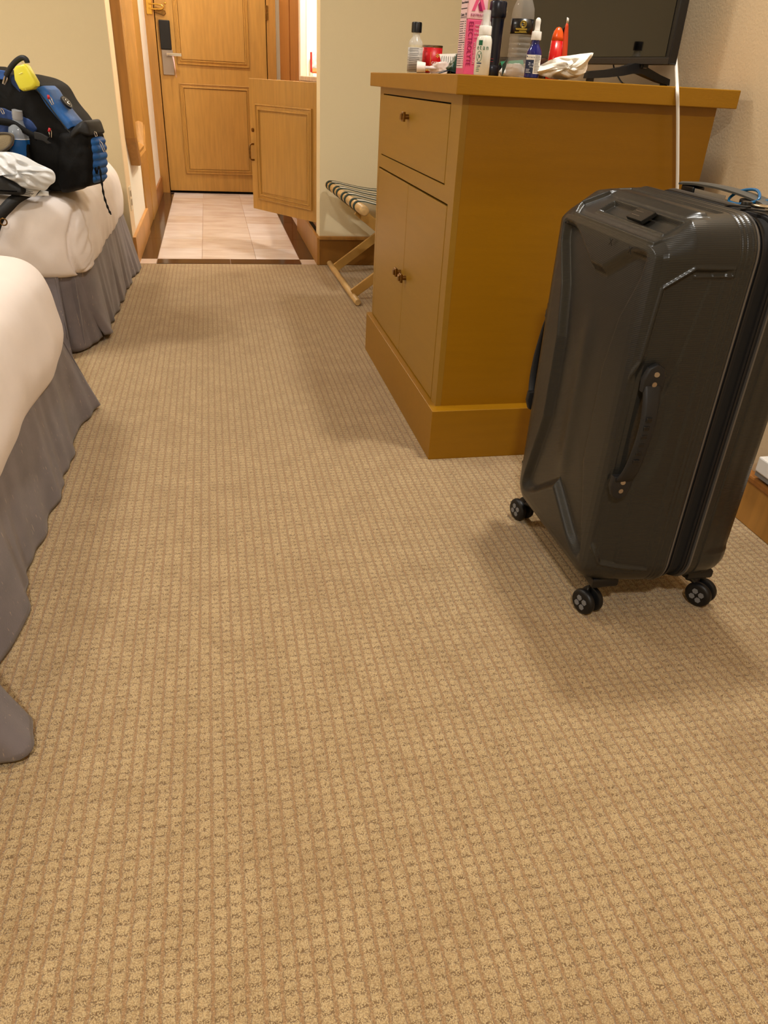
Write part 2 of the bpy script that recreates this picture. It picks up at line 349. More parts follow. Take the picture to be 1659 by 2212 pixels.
mb.loft([[(x, o_[0] * (1 - a) + i_[0] * a, o_[1] * (1 - a) + i_[1] * a) for o_, i_ in zip(mo, mi)] for a, x in prof] + [[(-.449, *p) for p in mo]], False, False)
mb.build('mirror_frame', M['honey2'], mr)
MB().prism(mi, fy, -.44, -.425).build('mirror_glass', mat('silvered_glass', (225, 225, 220), .03, metal=1), mr)
ot = thing('wall_outlet', 'ivory wall outlet plate low on the hall wall above the baseboard', 'outlet', (-.45, 4.50, .28))
box('cover_plate', (-.4495, -.443, 4.47, 4.55, .275, .395), mat('ivory_plastic', (226, 210, 180), .4), ot, bevel=.002)
for z in (.30, .345): box('socket', (-.443, -.440, 4.492, 4.528, z, z + .03), mat('ivory_dark', (170, 150, 120), .5), ot, bevel=.001)
# ---- hall right: wood panelling past the niche
struct('trim_7', (.612, .64, 5.66, 6.36, 0, 2.6), M['casing'], bevel=.003)
struct('trim_8', (.606, .64, 6.37, 7.18, 0, 2.6), M['casing'], bevel=.003)
struct('trim_9', (.600, .64, 5.565, 5.66, 0, 2.6), mat('pale_trim', (235, 214, 190), .5), bevel=.003)
# ---- niche cabinet with its open leaf
nc = thing('minibar_cabinet', 'honey wood base cabinet in the hall niche with its door swung open', 'cabinet', (.62, 4.61, 0))
cm = M['honey2']
for y0, y1 in ((4.61, 4.63), (5.535, 5.555)): box('side_panel', (.585, 1.22, y0, y1, .157, .925), cm, nc)
box('back_panel', (1.20, 1.22, 4.63, 5.535, .16, .925), cm, nc)
box('floor_panel', (.60, 1.20, 4.63, 5.535, .16, .18), cm, nc)
box('top_rail', (.592, .61, 4.63, 5.535, .905, .925), cm, nc)
box('drawer_front', (.590, .61, 4.72, 5.50, .85, .893), cm, nc, bevel=.002)
box('shelf', (.62, 1.19, 4.63, 5.535, .52, .535), cm, nc)
H0 = Vector((.585, 4.612)); H1 = Vector((.244, 5.124)); ld = (H1 - H0).normalized(); ln = Vector((-ld.y, ld.x))
if ln.y > 0: ln = -ln                                              # the side seen from the room
LW = (H1 - H0).length
def leaf(a, v, z): q = H0 + ld * a + ln * v; return (q.x, q.y, z)
lf = MB().box(0, LW, -.020, 0, .206, .927, fn=leaf).build('door', M['honey'], nc, bevel=.002); lab(lf, 'cupboard door leaf swung wide open with a moulded panel')
mb = MB(); x0, x1, z0, z1 = .035, LW - .06, .268, .80
prof = [(0, 0), (.04, .9), (.22, 1), (.30, .35), (.62, .45), (.72, .95), (.94, 1), (1, 0)]
mb.loft([[leaf(*q) for q in ((x0 + a * .035, h * .011, z0 + a * .035), (x1 - a * .035, h * .011, z0 + a * .035), (x1 - a * .035, h * .011, z1 - a * .035), (x0 + a * .035, h * .011, z1 - a * .035))] for a, h in prof], False, False)
mb.build('panel_moulding', M['honey'], lf)
MB().box(x0 + .045, x1 - .045, 0, .004, z0 + .045, z1 - .045, fn=leaf).build('panel', M['honey'], lf, bevel=.0015)
hp = LW - .026
MB().tube(smoothpath([leaf(hp, 0, .49), leaf(hp, .028, .495), leaf(hp, .032, .53), leaf(hp, .028, .573), leaf(hp, 0, .578)], 5), .0055, 8).build('bow_handle', M['brass'], lf, smooth=True)
MB().tube([leaf(hp - .0, 0, .655), leaf(hp - .0, .006, .655)], .011, 14).build('keyhole_rose', M['brass'], lf, smooth='auto')
ct = box('niche_countertop', (.590, XR, 4.602, 5.558, .927, .954), mat('pale_stone', (232, 214, 196), .25, col2=(205, 180, 160), nscale=30), None, bevel=.004)
tag(ct, 'pale stone countertop over the hall niche cabinet', 'countertop')
bs = box('niche_backsplash', (.66, XR, 5.535, 5.558, .955, 1.05), mat('stone_splash', (228, 208, 190), .3, col2=(206, 182, 164), nscale=24), None)
tag(bs, 'low stone upstand behind the niche countertop', 'backsplash')
pk = thing('snack_packet', 'red edged white snack packet standing on the hall niche countertop', 'packet', (.68, 5.38, .954))
MB().loft([[(.650, 5.38 - t_, z), (.650, 5.38 + t_, z), (.745, 5.40 + t_, z), (.745, 5.40 - t_, z)] for z, t_ in ((.955, .004), (.975, .016), (1.04, .014), (1.082, .003))]).build('packet_body', mat('packet_foil', (205, 208, 216), .4, noise=.25, nscale=40), pk, smooth='auto')
box('red_edge', (.643, .652, 5.362, 5.40, .975, 1.084), mat('packet_red', (180, 28, 26), .4), pk, bevel=.002)
MB().loft([[(.652, 5.36 - t_, z), (.652, 5.364 - t_, z), (.72, 5.368 - t_, z), (.72, 5.364 - t_, z)] for z, t_ in ((.965, .002), (.98, .008), (.998, .004))]).build('printed_food', mat('snack_print', (205, 120, 66), .5), pk)
wc = box('writing_cards', (.64, .74, 5.22, 5.34, .9545, .970), M['paper'], None, bevel=.001); tag(wc, 'small stack of paper lying on the hall niche countertop', 'paper')
# ================================================================= BEDS
def mattress(name, x0, x1, y0, y1, prof, rc, disp, parent, N=1100, top=26):
    P, n = rrect(x0, x1, y0, y1, rc, N); c = np.array([(x0 + x1) / 2, (y0 + y1) / 2]); rings = []
    pr = np.array(smoothpath([(i, z, 0) for i, z in prof], 5))[:, :2]
    for ins, z in pr:
        q = P - n * ins; rings.append([disp((a[0], a[1], z), (b[0], b[1])) for a, b in zip(q, n)])
    last = P - n * pr[-1][0]; zt = pr[-1][1]
    for k in range(1, top):
        s = 1 - (k / top)
        rings.append([disp((c[0] + (a[0] - c[0]) * s, c[1] + (a[1] - c[1]) * s, zt + .008 * (1 - s * s)), (0, 0)) for a in last])
    return MB().loft(rings).build(name, M['sheet'], parent, smooth=True)
b2 = thing('bed', 'far bed under a white sheet and grey skirt with the backpack on it', 'bed', (-1.5, 3.6, 0))
def d2(p, n):
    x, y, z = p; w_ = .005 * noise3(p, 9, 1) + .003 * noise3(p, 22, 2)
    if n == (0, 0): return (x, y, z + w_ * .8)
    # gathered corner crease at the near right corner
    s = (x + .47) + (2.90 - y) * .6
    xc_ = float(np.interp(z, [.29, .36, .43, .47, .53], [-.498, -.514, -.508, -.494, -.475])); k = math.exp(-((x - xc_) / .009) ** 2) * (1 if y < 3.0 else 0) * min(1, max(0, (.53 - z) / .05))
    w_ -= .022 * k
    g = math.exp(-(((x + .468)) / .022) ** 2) * (1 if y < 3.05 else 0)
    w_ += .0040 * g * math.sin(z * 170 - y * 90 + 2 * math.sin(z * 40)) * min(1, max(0, (.5 - z) / .05))
    return (x + n[0] * w_, y + n[1] * w_, z + .004 * math.sin(y * 14 + x * 9))
mattress('mattress', -2.55, -.455, 2.875, 4.375, [(.05, .285), (.02, .29), (.004, .315), (0, .38), (.006, .45), (.022, .505), (.05, .54), (.09, .554), (.14, .558)], .15, d2, b2)
box('box_base', (-2.5, -.52, 2.93, 4.35, .03, .30), M['skirt'], b2)
b1 = thing('bed', 'near bed under a smooth white sheet at the left edge of the photo', 'bed', (-1.5, 1.6, 0))
def d1(p, n):
    x, y, z = p; w_ = .008 * noise3(p, 6, 4) + .003 * noise3(p, 17, 5)
    if n == (0, 0): return (x, y, z + w_ * .8)
    return (x + n[0] * w_, y + n[1] * w_, z + .006 * math.sin(y * 8 + 1))
mattress('mattress', -2.55, -.445, .84, 2.35, [(.06, .215), (.03, .22), (.012, .24), (0, .29), (.002, .35), (.010, .41), (.030, .457), (.065, .486), (.12, .498)], .15, d1, b1)
box('box_base', (-2.5, -.50, .92, 2.27, .03, .24), M['skirt'], b1)
def skirt(name, top, bot, parent, seed, nf=26, amp=.008, nu=140, nv=22, label=None):
    Tp = smoothpath(top, 12); Bp = smoothpath(bot, 12)
    def samp(P, t):
        P = np.array(P); d = np.r_[0, np.cumsum(np.linalg.norm(np.diff(P, axis=0), axis=1))]; return [float(np.interp(t * d[-1], d, P[:, i])) for i in range(3)]
    Tn = [samp(Tp, i / (nu - 1)) for i in range(nu)]; Bn = [samp(Bp, i / (nu - 1)) for i in range(nu)]
    rings = []
    for i in range(nu):
        a, b = Vector(Tn[i]), Vector(Bn[i]); tg = Vector(Bn[min(i + 1, nu - 1)]) - Vector(Bn[max(i - 1, 0)]); nn = Vector((tg.y, -tg.x, 0)).normalized()
        rings.append([a.lerp(b, j / (nv - 1)) + nn * (amp * (.25 + .75 * j / (nv - 1)) * (math.sin(i / nu * nf + seed + 2.2 * math.sin(i / nu * 7 + seed) + .9 * math.sin(j / nv * 2.6 + i * .05)) + .6 * math.sin(i / nu * nf * 2.3 + seed * 2 - j * .12 + 1.5 * math.sin(i * .11)))) for j in range(nv)])
    return MB().loft(rings, closed=False).build(name, M['skirt'], parent, smooth=True, solid=.003)
skirt('bed_skirt', [(-2.4, 2.905, .315), (-1.2, 2.90, .315), (-.62, 2.90, .315), (-.585, 2.90, .315)], [(-2.4, 2.85, .004), (-1.2, 2.845, .004), (-.62, 2.835, .004), (-.556, 2.832, .004)], b2, 1, 8, .003)
skirt('bed_skirt', [(-.60, 2.905, .305), (-.57, 2.91, .305), (-.53, 2.93, .30), (-.515, 2.96, .30)], [(-.585, 2.90, .006), (-.548, 2.905, .006), (-.495, 2.99, .012), (-.475, 3.05, .02)], b2, 2, 5, .004, 60)
skirt('bed_skirt', [(-.575, 2.925, .305), (-.545, 2.93, .305), (-.505, 2.965, .305), (-.480, 3.06, .31), (-.470, 3.3, .31), (-.470, 3.7, .31), (-.475, 4.1, .31), (-.49, 4.36, .31)],
      [(-.462, 3.035, .03), (-.448, 3.045, .028), (-.432, 3.11, .022), (-.448, 3.19, .012), (-.464, 3.29, .006), (-.455, 3.49, .006), (-.448, 3.76, .006), (-.441, 4.05, .006), (-.418, 4.33, .006)], b2, 3.2, 31, .0065, 260)
skirt('bed_skirt', [(-.485, 2.33, .245), (-.478, 2.2, .25), (-.472, 2.0, .25), (-.470, 1.6, .25), (-.470, 1.2, .25), (-.475, 1.0, .25), (-.50, .90, .25), (-.56, .86, .25), (-.7, .86, .25), (-1.2, .86, .25), (-2.4, .86, .25)],
      [(-.400, 2.350, .012), (-.43, 2.266, .006), (-.446, 2.18, .005), (-.442, 2.10, .005), (-.436, 1.93, .005), (-.435, 1.74, .005), (-.440, 1.57, .005), (-.446, 1.48, .005), (-.430, 1.34, .005), (-.419, 1.26, .005), (-.432, 1.18, .005), (-.437, 1.07, .005), (-.425, 1.02, .006), (-.368, .985, .012), (-.347, .94, .014), (-.352, .897, .012), (-.41, .882, .008), (-.45, .875, .005), (-.52, .87, .005), (-.65, .86, .005), (-1.1, .855, .005), (-2.4, .85, .005)], b1, .5, 90, .005, 420)
skirt('bed_skirt', [(-.48, 2.335, .245), (-.53, 2.345, .245), (-.65, 2.345, .245), (-1.2, 2.345, .245), (-2.4, 2.345, .245)], [(-.403, 2.352, .012), (-.47, 2.36, .005), (-.6, 2.365, .005), (-1.2, 2.37, .005), (-2.4, 2.37, .005)], b1, 2, 20, .003)
# ================================================================= CABINET
cb_ = thing('tv_cabinet', 'mustard lacquered cabinet with one drawer and two doors under the television', 'cabinet', (.93, 2.4, 0))
MX = M['mustard']; MF = M['mustard_front']
XB, YB0, YB1, XE = .600, 1.910, 2.880, 1.262
box('plinth', (.569, XE + .03, 1.871, 2.895, 0, .1525), MX, cb_, bevel=.0015)
box('body', (XB + .004, XE, YB0, YB1, .15, .9375), MX, cb_, bevel=.0012)
# front frame members, drawer and doors with open joints between them
g = .0035
dy0, dy1, dz0, dz1 = 2.005, 2.820, .7335, .9145; cy0, cy1, cz0, cz1, cm_ = 1.962, 2.848, .156, .690, 2.392
box('face_frame', (XB - .012, XB + .004, YB0, dy0 - g, cz1, .9375), MF, cb_); box('face_frame', (XB - .012, XB + .004, dy1 + g, YB1, cz1, .9375), MF, cb_)
box('face_frame', (XB - .012, XB + .004, dy0 - g, dy1 + g, dz1 + g, .9375), MF, cb_); box('face_frame', (XB - .012, XB + .004, dy0 - g, dy1 + g, cz1, dz0 - g), MF, cb_)
box('face_frame', (XB - .012, XB + .004, YB0, cy0 - g, .1525, cz1), MF, cb_); box('face_frame', (XB - .012, XB + .004, cy1 + g, YB1, .1525, cz1), MF, cb_)
box('joint_shadow', (XB + .002, XB + .0045, YB0 + .02, YB1 - .02, .156, .93), M['gap'], cb_)
dr = box('drawer', (XB - .013, XB + .003, dy0, dy1, dz0, dz1), MF, cb_, bevel=.0012)
d_r = box('door', (XB - .013, XB + .003, cy0, cm_ - .002, cz0, cz1 - .006), MF, cb_, bevel=.0012)
d_l = box('door', (XB - .0125, XB + .003, cm_ + .002, cy1, cz0, cz1 - .006), MF, cb_, bevel=.0012)
def knob(y, z, par):
    mb = MB(); mb.cyl((XB - .013, y, z), (XB - .026, y, z), .007, 14)
    mb.prism([(y - .013, z - .013), (y + .013, z - .013), (y + .013, z + .013), (y - .013, z + .013)], lambda a, v, b: (v, a, b), XB - .034, XB - .025, .003)
    mb.prism([(y - .008, z - .008), (y + .008, z - .008), (y + .008, z + .008), (y - .008, z + .008)], lambda a, v, b: (v, a, b), XB - .039, XB - .033, .002)
    return mb.build('knob', M['brass'], par, smooth='auto')
knob(2.44, .866, dr); knob(2.355, .412, d_r); knob(2.43, .414, d_l)
tp = box('countertop', (.560, 1.292, 1.872, 2.93, .9375, .9785), MX, cb_, bevel=.002)
# ================================================================= TELEVISION
tv = thing('television', 'black flat screen television standing on the mustard cabinet', 'television', (1.16, 2.18, .978))
TA = Vector((1.187, 2.06)); tdv = Vector((-.194, .981)).normalized(); tn = Vector((-tdv.y, tdv.x))     # along the screen, towards the beds
def tvp(a, v, z): q = TA + tdv * a + tn * v; return (q.x, q.y, z)
MB().box(0, .96, -.028, 0, 1.028, 1.585, fn=tvp).build('casing', M['black'], tv, bevel=.004)
MB().box(.016, .944, 0, .0015, 1.047, 1.573, fn=tvp).build('screen', mat('glossy_screen', (7, 6, 6), .035, spec=.7, coat=.25), tv)
MB().box(.0, .96, 0, .004, 1.0285, 1.044, fn=tvp).build('lower_bezel', mat('bezel_plastic', (34, 30, 28), .4), tv, bevel=.001)
MB().box(.03, .93, -.055, -.028, 1.10, 1.40, fn=tvp).build('rear_housing', M['black'], tv, bevel=.008)
def foot(a):
    mb = MB()
    def arm(pts):
        rings = []
        for v, z, hw, hh in pts: rings.append([tvp(a - hw, v, z - hh), tvp(a + hw, v, z - hh), tvp(a + hw * .8, v, z + hh), tvp(a - hw * .8, v, z + hh)])
        mb.loft(rings)
    arm([(-.118, .9905, .010, .0075), (-.08, .998, .011, .009), (-.035, 1.010, .013, .0105), (-.01, 1.018, .016, .012), (.02, 1.018, .016, .012), (.05, 1.010, .013, .0105), (.10, 1.002, .011, .009), (.158, .9965, .010, .0085), (.166, .9945, .009, .0065)])
    f_ = mb.build('foot', M['black'], tv, smooth='auto')
    MB().box(a - .014, a + .014, -.022, -.002, 1.020, 1.030, fn=tvp).build('foot_bracket', M['steel'], f_)
    for v in (-.105, .150): MB().box(a - .008, a + .008, v - .007, v + .007, .9786, .986 if v < 0 else .9895, fn=tvp).build('rubber_pad', M['rubber'], f_)
foot(.122); foot(.84)
MB().box(.10, .17, -.02, -.004, 1.021, 1.028, fn=tvp).build('port_cover', M['black'], tv)
cb1 = MB().tube(smoothpath([(1.175, 2.36, 1.09), (1.172, 2.34, 1.03), (1.178, 2.31, 1.0), (1.188, 2.28, .981), (1.25, 2.3, .981)], 6), .0022, 8).build('power_cable', M['black'], None, smooth=True)
tag(cb1, 'thin black cable dropping behind the television foot onto the cabinet', 'cable')
cd1 = MB().tube(smoothpath([(1.24, 2.20, 1.16), *[(1.1986,2.11,1.1325),(1.219,2.11,1.0877),(1.2359,2.11,1.0415)], *[(1.1556,1.95,0.9963)], *[(1.1131,1.866,0.9728),(1.1258,1.866,0.932),(1.144,1.866,0.8666),(1.1737,1.866,0.7551)], (1.195, 1.866, .66), (1.21, 1.866, .4), (1.22, 1.866, .17), (1.225, 1.85, .02), (1.26, 1.80, .008)], 8), .0042, 10).build('white_cable', M['white_plastic'], None, smooth=True)  # plain white cord from behind the television, purpose unknown
tag(cd1, 'white cable hanging over the front edge of the mustard cabinet', 'cable')
# ================================================================= LUGGAGE RACK
rk = thing('luggage_rack', 'folding wooden luggage rack with striped webbing beside the mustard cabinet', 'luggage rack', (.9, 3.95, 0))
RW = mat('rack_wood', (214, 176, 116), .4, noise=.12, nscale=10, stretch=(6, 1, 6)); RD = mat('rack_wood_plain', (192, 146, 72), .45, noise=.1, nscale=9)
GR = mat('green_webbing', (38, 58, 50), .8, bump=.3, bscale=600); CR = mat('cream_webbing', (212, 206, 190), .8, bump=.3, bscale=600)
RTZ = .447
def rod(nm, p0, p1, r):
    p0 = Vector(p0); p1 = Vector(p1); d = (p1 - p0).normalized()
    MB().tube([p0, p0 + d * .002, p0 + d * .006, p1 - d * .006, p1 - d * .002, p1], [r * .8, r * .93, r, r, r * .93, r * .8], 20).build(nm, RW, rk, smooth='auto')
rod('top_rod', (.655, 3.46, RTZ), (.622, 4.37, RTZ - .002), .022); rod('top_rod', (1.20, 3.46, RTZ), (1.20, 4.37, RTZ), .022)
rod('foot_rod', (.652, 3.545, .0165), (.636, 4.415, .0165), .016); rod('foot_rod', (1.20, 3.56, .0165), (1.20, 4.40, .0165), .016)
def bar(nm, p0, p1, wd, th):
    p0 = Vector(p0); p1 = Vector(p1); d = (p1 - p0).normalized(); a = Vector((0, 1, 0)); b = d.cross(a).normalized()
    mb = MB(); vs = [p + a * s * th + b * t * wd for p in (p0, p1) for s, t in ((-1, -1), (1, -1), (1, 1), (-1, 1))]
    mb.add(vs, [(0, 1, 2, 3), (7, 6, 5, 4), (0, 4, 5, 1), (1, 5, 6, 2), (2, 6, 7, 3), (3, 7, 4, 0)]).build(nm, RD, rk, bevel=.002)
for y in (3.67, 4.25): bar('leg', (.648, y, .028), (1.19, y, RTZ - .018), .022, .009)
for y in (3.61, 4.31): bar('leg', (.648, y, RTZ - .018), (1.19, y, .028), .022, .009)
MB().cyl((.92, 3.605, .236), (.92, 4.315, .236), .006, 12).build('cross_pin', M['steel'], rk, smooth='auto')
for i in range(4):
    yc = 3.60 + .215 * i + .03
    for nm_, o0, o1, mm in (('strap', -.026, .026, CR), ('strap_edge', -.056, -.026, GR), ('strap_edge', .026, .056, GR)):
        mb = MB(); rings = []
        xs = [.655 - .033 * (yc - 3.46) / .91]; xc = xs[0]; r = .0238
        path = [(xc + r * math.cos(q), RTZ + r * math.sin(q)) for q in np.linspace(math.radians(290), math.radians(80), 14)]
        path += [(xc + .03 + (1.20 - xc - .06) * t, RTZ + .022 - .035 * math.sin(math.pi * t)) for t in np.linspace(0, 1, 14)]
        path += [(1.20 + r * math.cos(q), RTZ + r * math.sin(q)) for q in np.linspace(math.radians(100), math.radians(-110), 14)]
        if nm_ == 'strap': path = path[13:29]                 # the pale middle shows only across the span
        for x, z in path: k_ = .0363 * max(0, 1 - (x - xc) / .3); rings.append([(x - k_ * o0, yc + o0, z), (x - k_ * o1, yc + o1, z)])
        mb.loft(rings, closed=False).build(nm_, mm, rk, smooth=True, solid=.002)
# ================================================================= SUITCASE
sc = thing('suitcase', 'large dark grey hard shell suitcase standing on spinner wheels by the cabinet', 'suitcase', (.84, 1.29, 0))
def shell_mat():
    m = mat('graphite_shell', (41, 40, 37), .28, noise=.04, nscale=12, spec=.45); nt = m.node_tree; b = nt.nodes['Principled BSDF']; L = nt.links.new
    tc = nt.nodes.new('ShaderNodeTexCoord'); mp = nt.nodes.new('ShaderNodeMapping'); mp.inputs['Rotation'].default_value = (math.radians(28), 0, 0); L(tc.outputs['Object'], mp.inputs[0])
    wv = nt.nodes.new('ShaderNodeTexWave'); wv.wave_type = 'BANDS'; wv.bands_direction = 'Z'; wv.inputs['Scale'].default_value = 95; wv.inputs['Distortion'].default_value = 0; L(mp.outputs[0], wv.inputs[0])
    bp = nt.nodes.new('ShaderNodeBump'); bp.inputs['Strength'].default_value = .18; bp.inputs['Distance'].default_value = .0006; L(wv.outputs['Fac'], bp.inputs['Height']); L(bp.outputs[0], b.inputs['Normal'])
    return m
SH = shell_mat()
def sst(x, a, b): t = np.clip((x - a) / (b - a), 0, 1); return t * t * (3 - 2 * t)
def seg_d(px, pz, A, B):
    A = np.array(A, float); B = np.array(B, float); d = B - A; t = np.clip(((px - A[0]) * d[0] + (pz - A[1]) * d[1]) / (d @ d), 0, 1)
    return np.hypot(px - A[0] - t * d[0], pz - A[1] - t * d[1])
def poly_d(px, pz, pts): return np.min([seg_d(px, pz, pts[i], pts[i + 1]) for i in range(len(pts) - 1)], axis=0)
def inside(px, pz, pts):
    c = np.zeros(px.shape, bool); n = len(pts)
    for i in range(n):
        (x1, z1), (x2, z2) = pts[i], pts[(i + 1) % n]
        with np.errstate(divide='ignore', invalid='ignore'):
            c ^= ((z1 > pz) != (z2 > pz)) & (px < (x2 - x1) * (pz - z1) / (z2 - z1 + 1e-12) + x1)
    return c
def sdf(px, pz, pts):
    d = poly_d(px, pz, list(pts) + [pts[0]]); return np.where(inside(px, pz, pts), -d, d)
SY0, SY1, SZ0, SZ1, SN = 1.075, 1.503, .078, .800, 1000
P_, n_ = rrect(SY0, SY1, SZ0, SZ1, .068, SN)
prof = [(.846, 0, 0, 0), (.842, -.0015, -.0015, -.0015), (.800, .001, .001, .001), (.765, .003, .003, .004), (.742, .005, .006, .006), (.736, .006, .010, .007), (.700, .014, .038, .014), (.692, .019, .046, .019), (.685, .028, .052, .028), (.6815, .040, .060, .040), (.680, .054, .070, .054)]
pp = []
for a_, b_ in zip(prof[:-1], prof[1:]):
    k = max(3, int(np.linalg.norm(np.array(a_)[:3] - np.array(b_)[:3]) / .0017))
    for q in range(k): pp.append(np.array(a_) * (1 - q / k) + np.array(b_) * q / k)
pp.append(np.array(prof[-1]))
grid = np.zeros((len(pp) + 84, SN, 3)); nor = np.zeros_like(grid)
for i, (x, iy, it, ib) in enumerate(pp):
    iz = np.where(n_[:, 1] > 0, it, ib)
    grid[i, :, 0] = x; grid[i, :, 1] = P_[:, 0] - n_[:, 0] * iy; grid[i, :, 2] = P_[:, 1] - n_[:, 1] * iz
e = grid[len(pp) - 1]; cy_, cz_ = (SY0 + SY1) / 2, (SZ0 + SZ1) / 2 - .01
dd_ = np.r_[0, np.cumsum(np.linalg.norm(np.diff(np.vstack([e, e[:1]]), axis=0), axis=1))]; tt_ = np.linspace(0, dd_[-1], SN + 1)[:-1]
ee = np.vstack([e, e[:1]]); e2_ = np.stack([np.interp(tt_, dd_, ee[:, q]) for q in range(3)], 1); e1_ = e.copy()
for k in range(1, 85):
    s = 1 - k / 85; b_ = min(1, k / 40); t_ = tt_ * b_ + dd_[:-1] * (1 - b_); e = np.stack([np.interp(t_, dd_, ee[:, q]) for q in range(3)], 1)
    ax_ = (e[:, 1] - cy_) / .165; az_ = (e[:, 2] - cz_) / .30
    grid[len(pp) - 1 + k, :, 0] = .680 - .004 * (1 - s * s); grid[len(pp) - 1 + k, :, 1] = cy_ + (e[:, 1] - cy_) * s; grid[len(pp) - 1 + k, :, 2] = cz_ + (e[:, 2] - cz_) * s
du = np.roll(grid, -1, 1) - np.roll(grid, 1, 1); dv = np.gradient(grid, axis=0); nor = np.cross(du, dv); nor /= np.linalg.norm(nor, axis=2)[:, :, None] + 1e-12
nor[len(pp) - 1:] = (-1, 0, 0); cen = np.array([.85, cy_, cz_]); sgn = np.sign(np.sum(nor * (grid - cen), axis=2)); nor *= sgn[:, :, None]
X, Y, Z = grid[..., 0], grid[..., 1], grid[..., 2]; D = np.zeros(X.shape)                 # + is outwards
fr = sst(-nor[..., 0], .75, .97)                                                          # weight of the broad front
U = (Y - cy_) / .205
# broad front: four plateaus around a Y shaped valley
vt = .672 + .075 * np.clip((np.abs(U + .02) - .12) / .62, 0, 1.2); vb = .235 - .12 * np.clip(np.abs(U) / .8, 0, 1.2)
plt = np.maximum(sst(Z - vt, -.004, .018), sst(vb - Z, -.01, .02))
hz = np.interp(Z, [.08, .16, .34, .52, .62, .70, .76], [.78, .72, .44, .44, .54, .74, .80])
fm = sst(.84 - np.abs(U), 0, .10) * sst(Z, .125, .165) * sst(.742 - Z, 0, .022)
pls = sst(np.abs(U + .0), hz - .03, hz + .07)
D += fm * fr * (-.015 + .015 * np.maximum(plt, pls))
D += fr * .004 * np.exp(-(U / .12) ** 2) * sst(Z, .2, .3) * (1 - sst(Z, .52, .62))
# logo bay on the chamfer between the front and the top
hexo = [(1.125, .752), (1.425, .752), (1.445, .770), (1.40, .797), (1.115, .797), (1.105, .775)]
chm = (X < .775) & (Z > .735) & (nor[..., 2] > .25)
hd = sdf(Y, Z, hexo); chw = 1 - sst(np.abs(nor[..., 1]), .12, .42); D += chw * np.where(chm, -.0045 * (1 - sst(hd, -.004, .0)) + .0034 * np.exp(-(hd / .0024) ** 2), 0)
bay = [(1.135, .768), (1.375, .768), (1.362, .788), (1.125, .788)]
hb = sdf(Y, Z, bay); D += chw * np.where(chm, .0024 * np.exp(-(hb / .002) ** 2) - .006 * (1 - sst(hb, -.005, .0)), 0)
# handle sides: framed recess with a hand hollow
sd = np.clip(np.abs(nor[..., 1]), 0, 1); sw_ = sst(sd, .35, .75) * (X > .684)
Zs = Z
rec = [(.676, .20), (.703, .152), (.803, .134), (.803, .722), (.745, .722), (.700, .690), (.694, .565), (.680, .516), (.684, .345)]
rd = sdf(X, Zs, rec); D += sw_ * (-.0045 * (1 - sst(rd, -.007, .0)))
lip = [(.684, .345), (.677, .203), (.703, .150), (.803, .134)]; lip2 = [(.680, .516), (.694, .565), (.700, .690), (.745, .724), (.812, .724), (.812, .712), (.75, .710)]
D += sw_ * .0040 * (np.exp(-(poly_d(X, Zs, lip) / .0022) ** 2) + np.exp(-(poly_d(X, Zs, lip2) / .0022) ** 2))
D += -sw_ * .007 * (1 - sst(np.hypot((X - .742) / .034, (Zs - .44) / .135), .55, 1.05))
fold = .742 + .035 * np.clip((Zs - .45) / .25, -.3, 1); D += sw_ * (1 - sst(rd, -.01, .0)) * (.0022 * sst(X, fold - .002, fold + .003))
# rim lines round the shell near the frame
for xr in (.818, .8265): D += -.0018 * np.exp(-((X - xr) / .0016) ** 2)
D += .0016 * np.exp(-((X - .839) / .003) ** 2)
# top: two long ribs
tw = sst(nor[..., 2], .8, .98); D += tw * (-.0035) * sst(X, .775, .779) * (1 - sst(X, .806, .810)) * (1 - sst(np.abs(Y - cy_), .15, .155))
grid2 = grid + nor * D[..., None]
mb = MB(); rows, n = grid2.shape[:2]; me = bpy.data.meshes.new('front_shell')
idx = np.arange(rows * n).reshape(rows, n); a_ = idx[:-1]; b_ = np.roll(idx, -1, 1)[:-1]; c_ = np.roll(idx, -1, 1)[1:]; d_ = idx[1:]
fs = np.stack([a_, d_, c_, b_], -1).reshape(-1, 4); vs = (grid2.reshape(-1, 3) - np.array(sc.location))
me.from_pydata(vs.tolist(), [], fs.tolist() + [tuple(int(v) for v in idx[-1])]); me.update()
bm = bmesh.new(); bm.from_mesh(me); bmesh.ops.recalc_face_normals(bm, faces=bm.faces); bm.to_mesh(me); bm.free()
me.shade_smooth(); me.materials.append(SH); fsh = bpy.data.objects.new('front_shell', me); C.objects.link(fsh); fsh.parent = sc
def ring_band(name, x0, x1, off, m, rnd=.001, par=sc, N=220, rz=None):
    Pq, nq = rrect(SY0, SY1, SZ0, SZ1, .068, N); mb = MB()
    rings = []
    for x, o in ((x0, off - .02), (x0, off - rnd), (x0 + rnd * .5, off), (x1 - rnd * .5, off), (x1, off - rnd), (x1, off - .02)):
        q = Pq + nq * o; rings.append([(x, a[0], a[1]) for a in q])
    mb.loft(rings, False, False); return mb.build(name, m, par, smooth='auto')
FR_ = mat('frame_grey', (104, 100, 96), .3, metal=.4); ZB = mat('zipper_cloth', (17, 16, 18), .8, bump=.4, bscale=900)
ring_band('shell_rim', .8455, .8495, .0012, FR_)
ring_band('zip_tape', .8495, .866, -.004, ZB); ring_band('expander_band', .866, .884, -.0085, mat('expander_cloth', (12, 12, 13), .9)); ring_band('zip_tape', .884, .8985, -.004, ZB)
for xz in (.8575, .891): ring_band('zipper_teeth', xz - .0022, xz + .0022, -.0018, mat('zip_teeth', (22, 22, 24), .35), .0015)
ring_band('shell_rim', .8985, .9025, .0005, FR_)
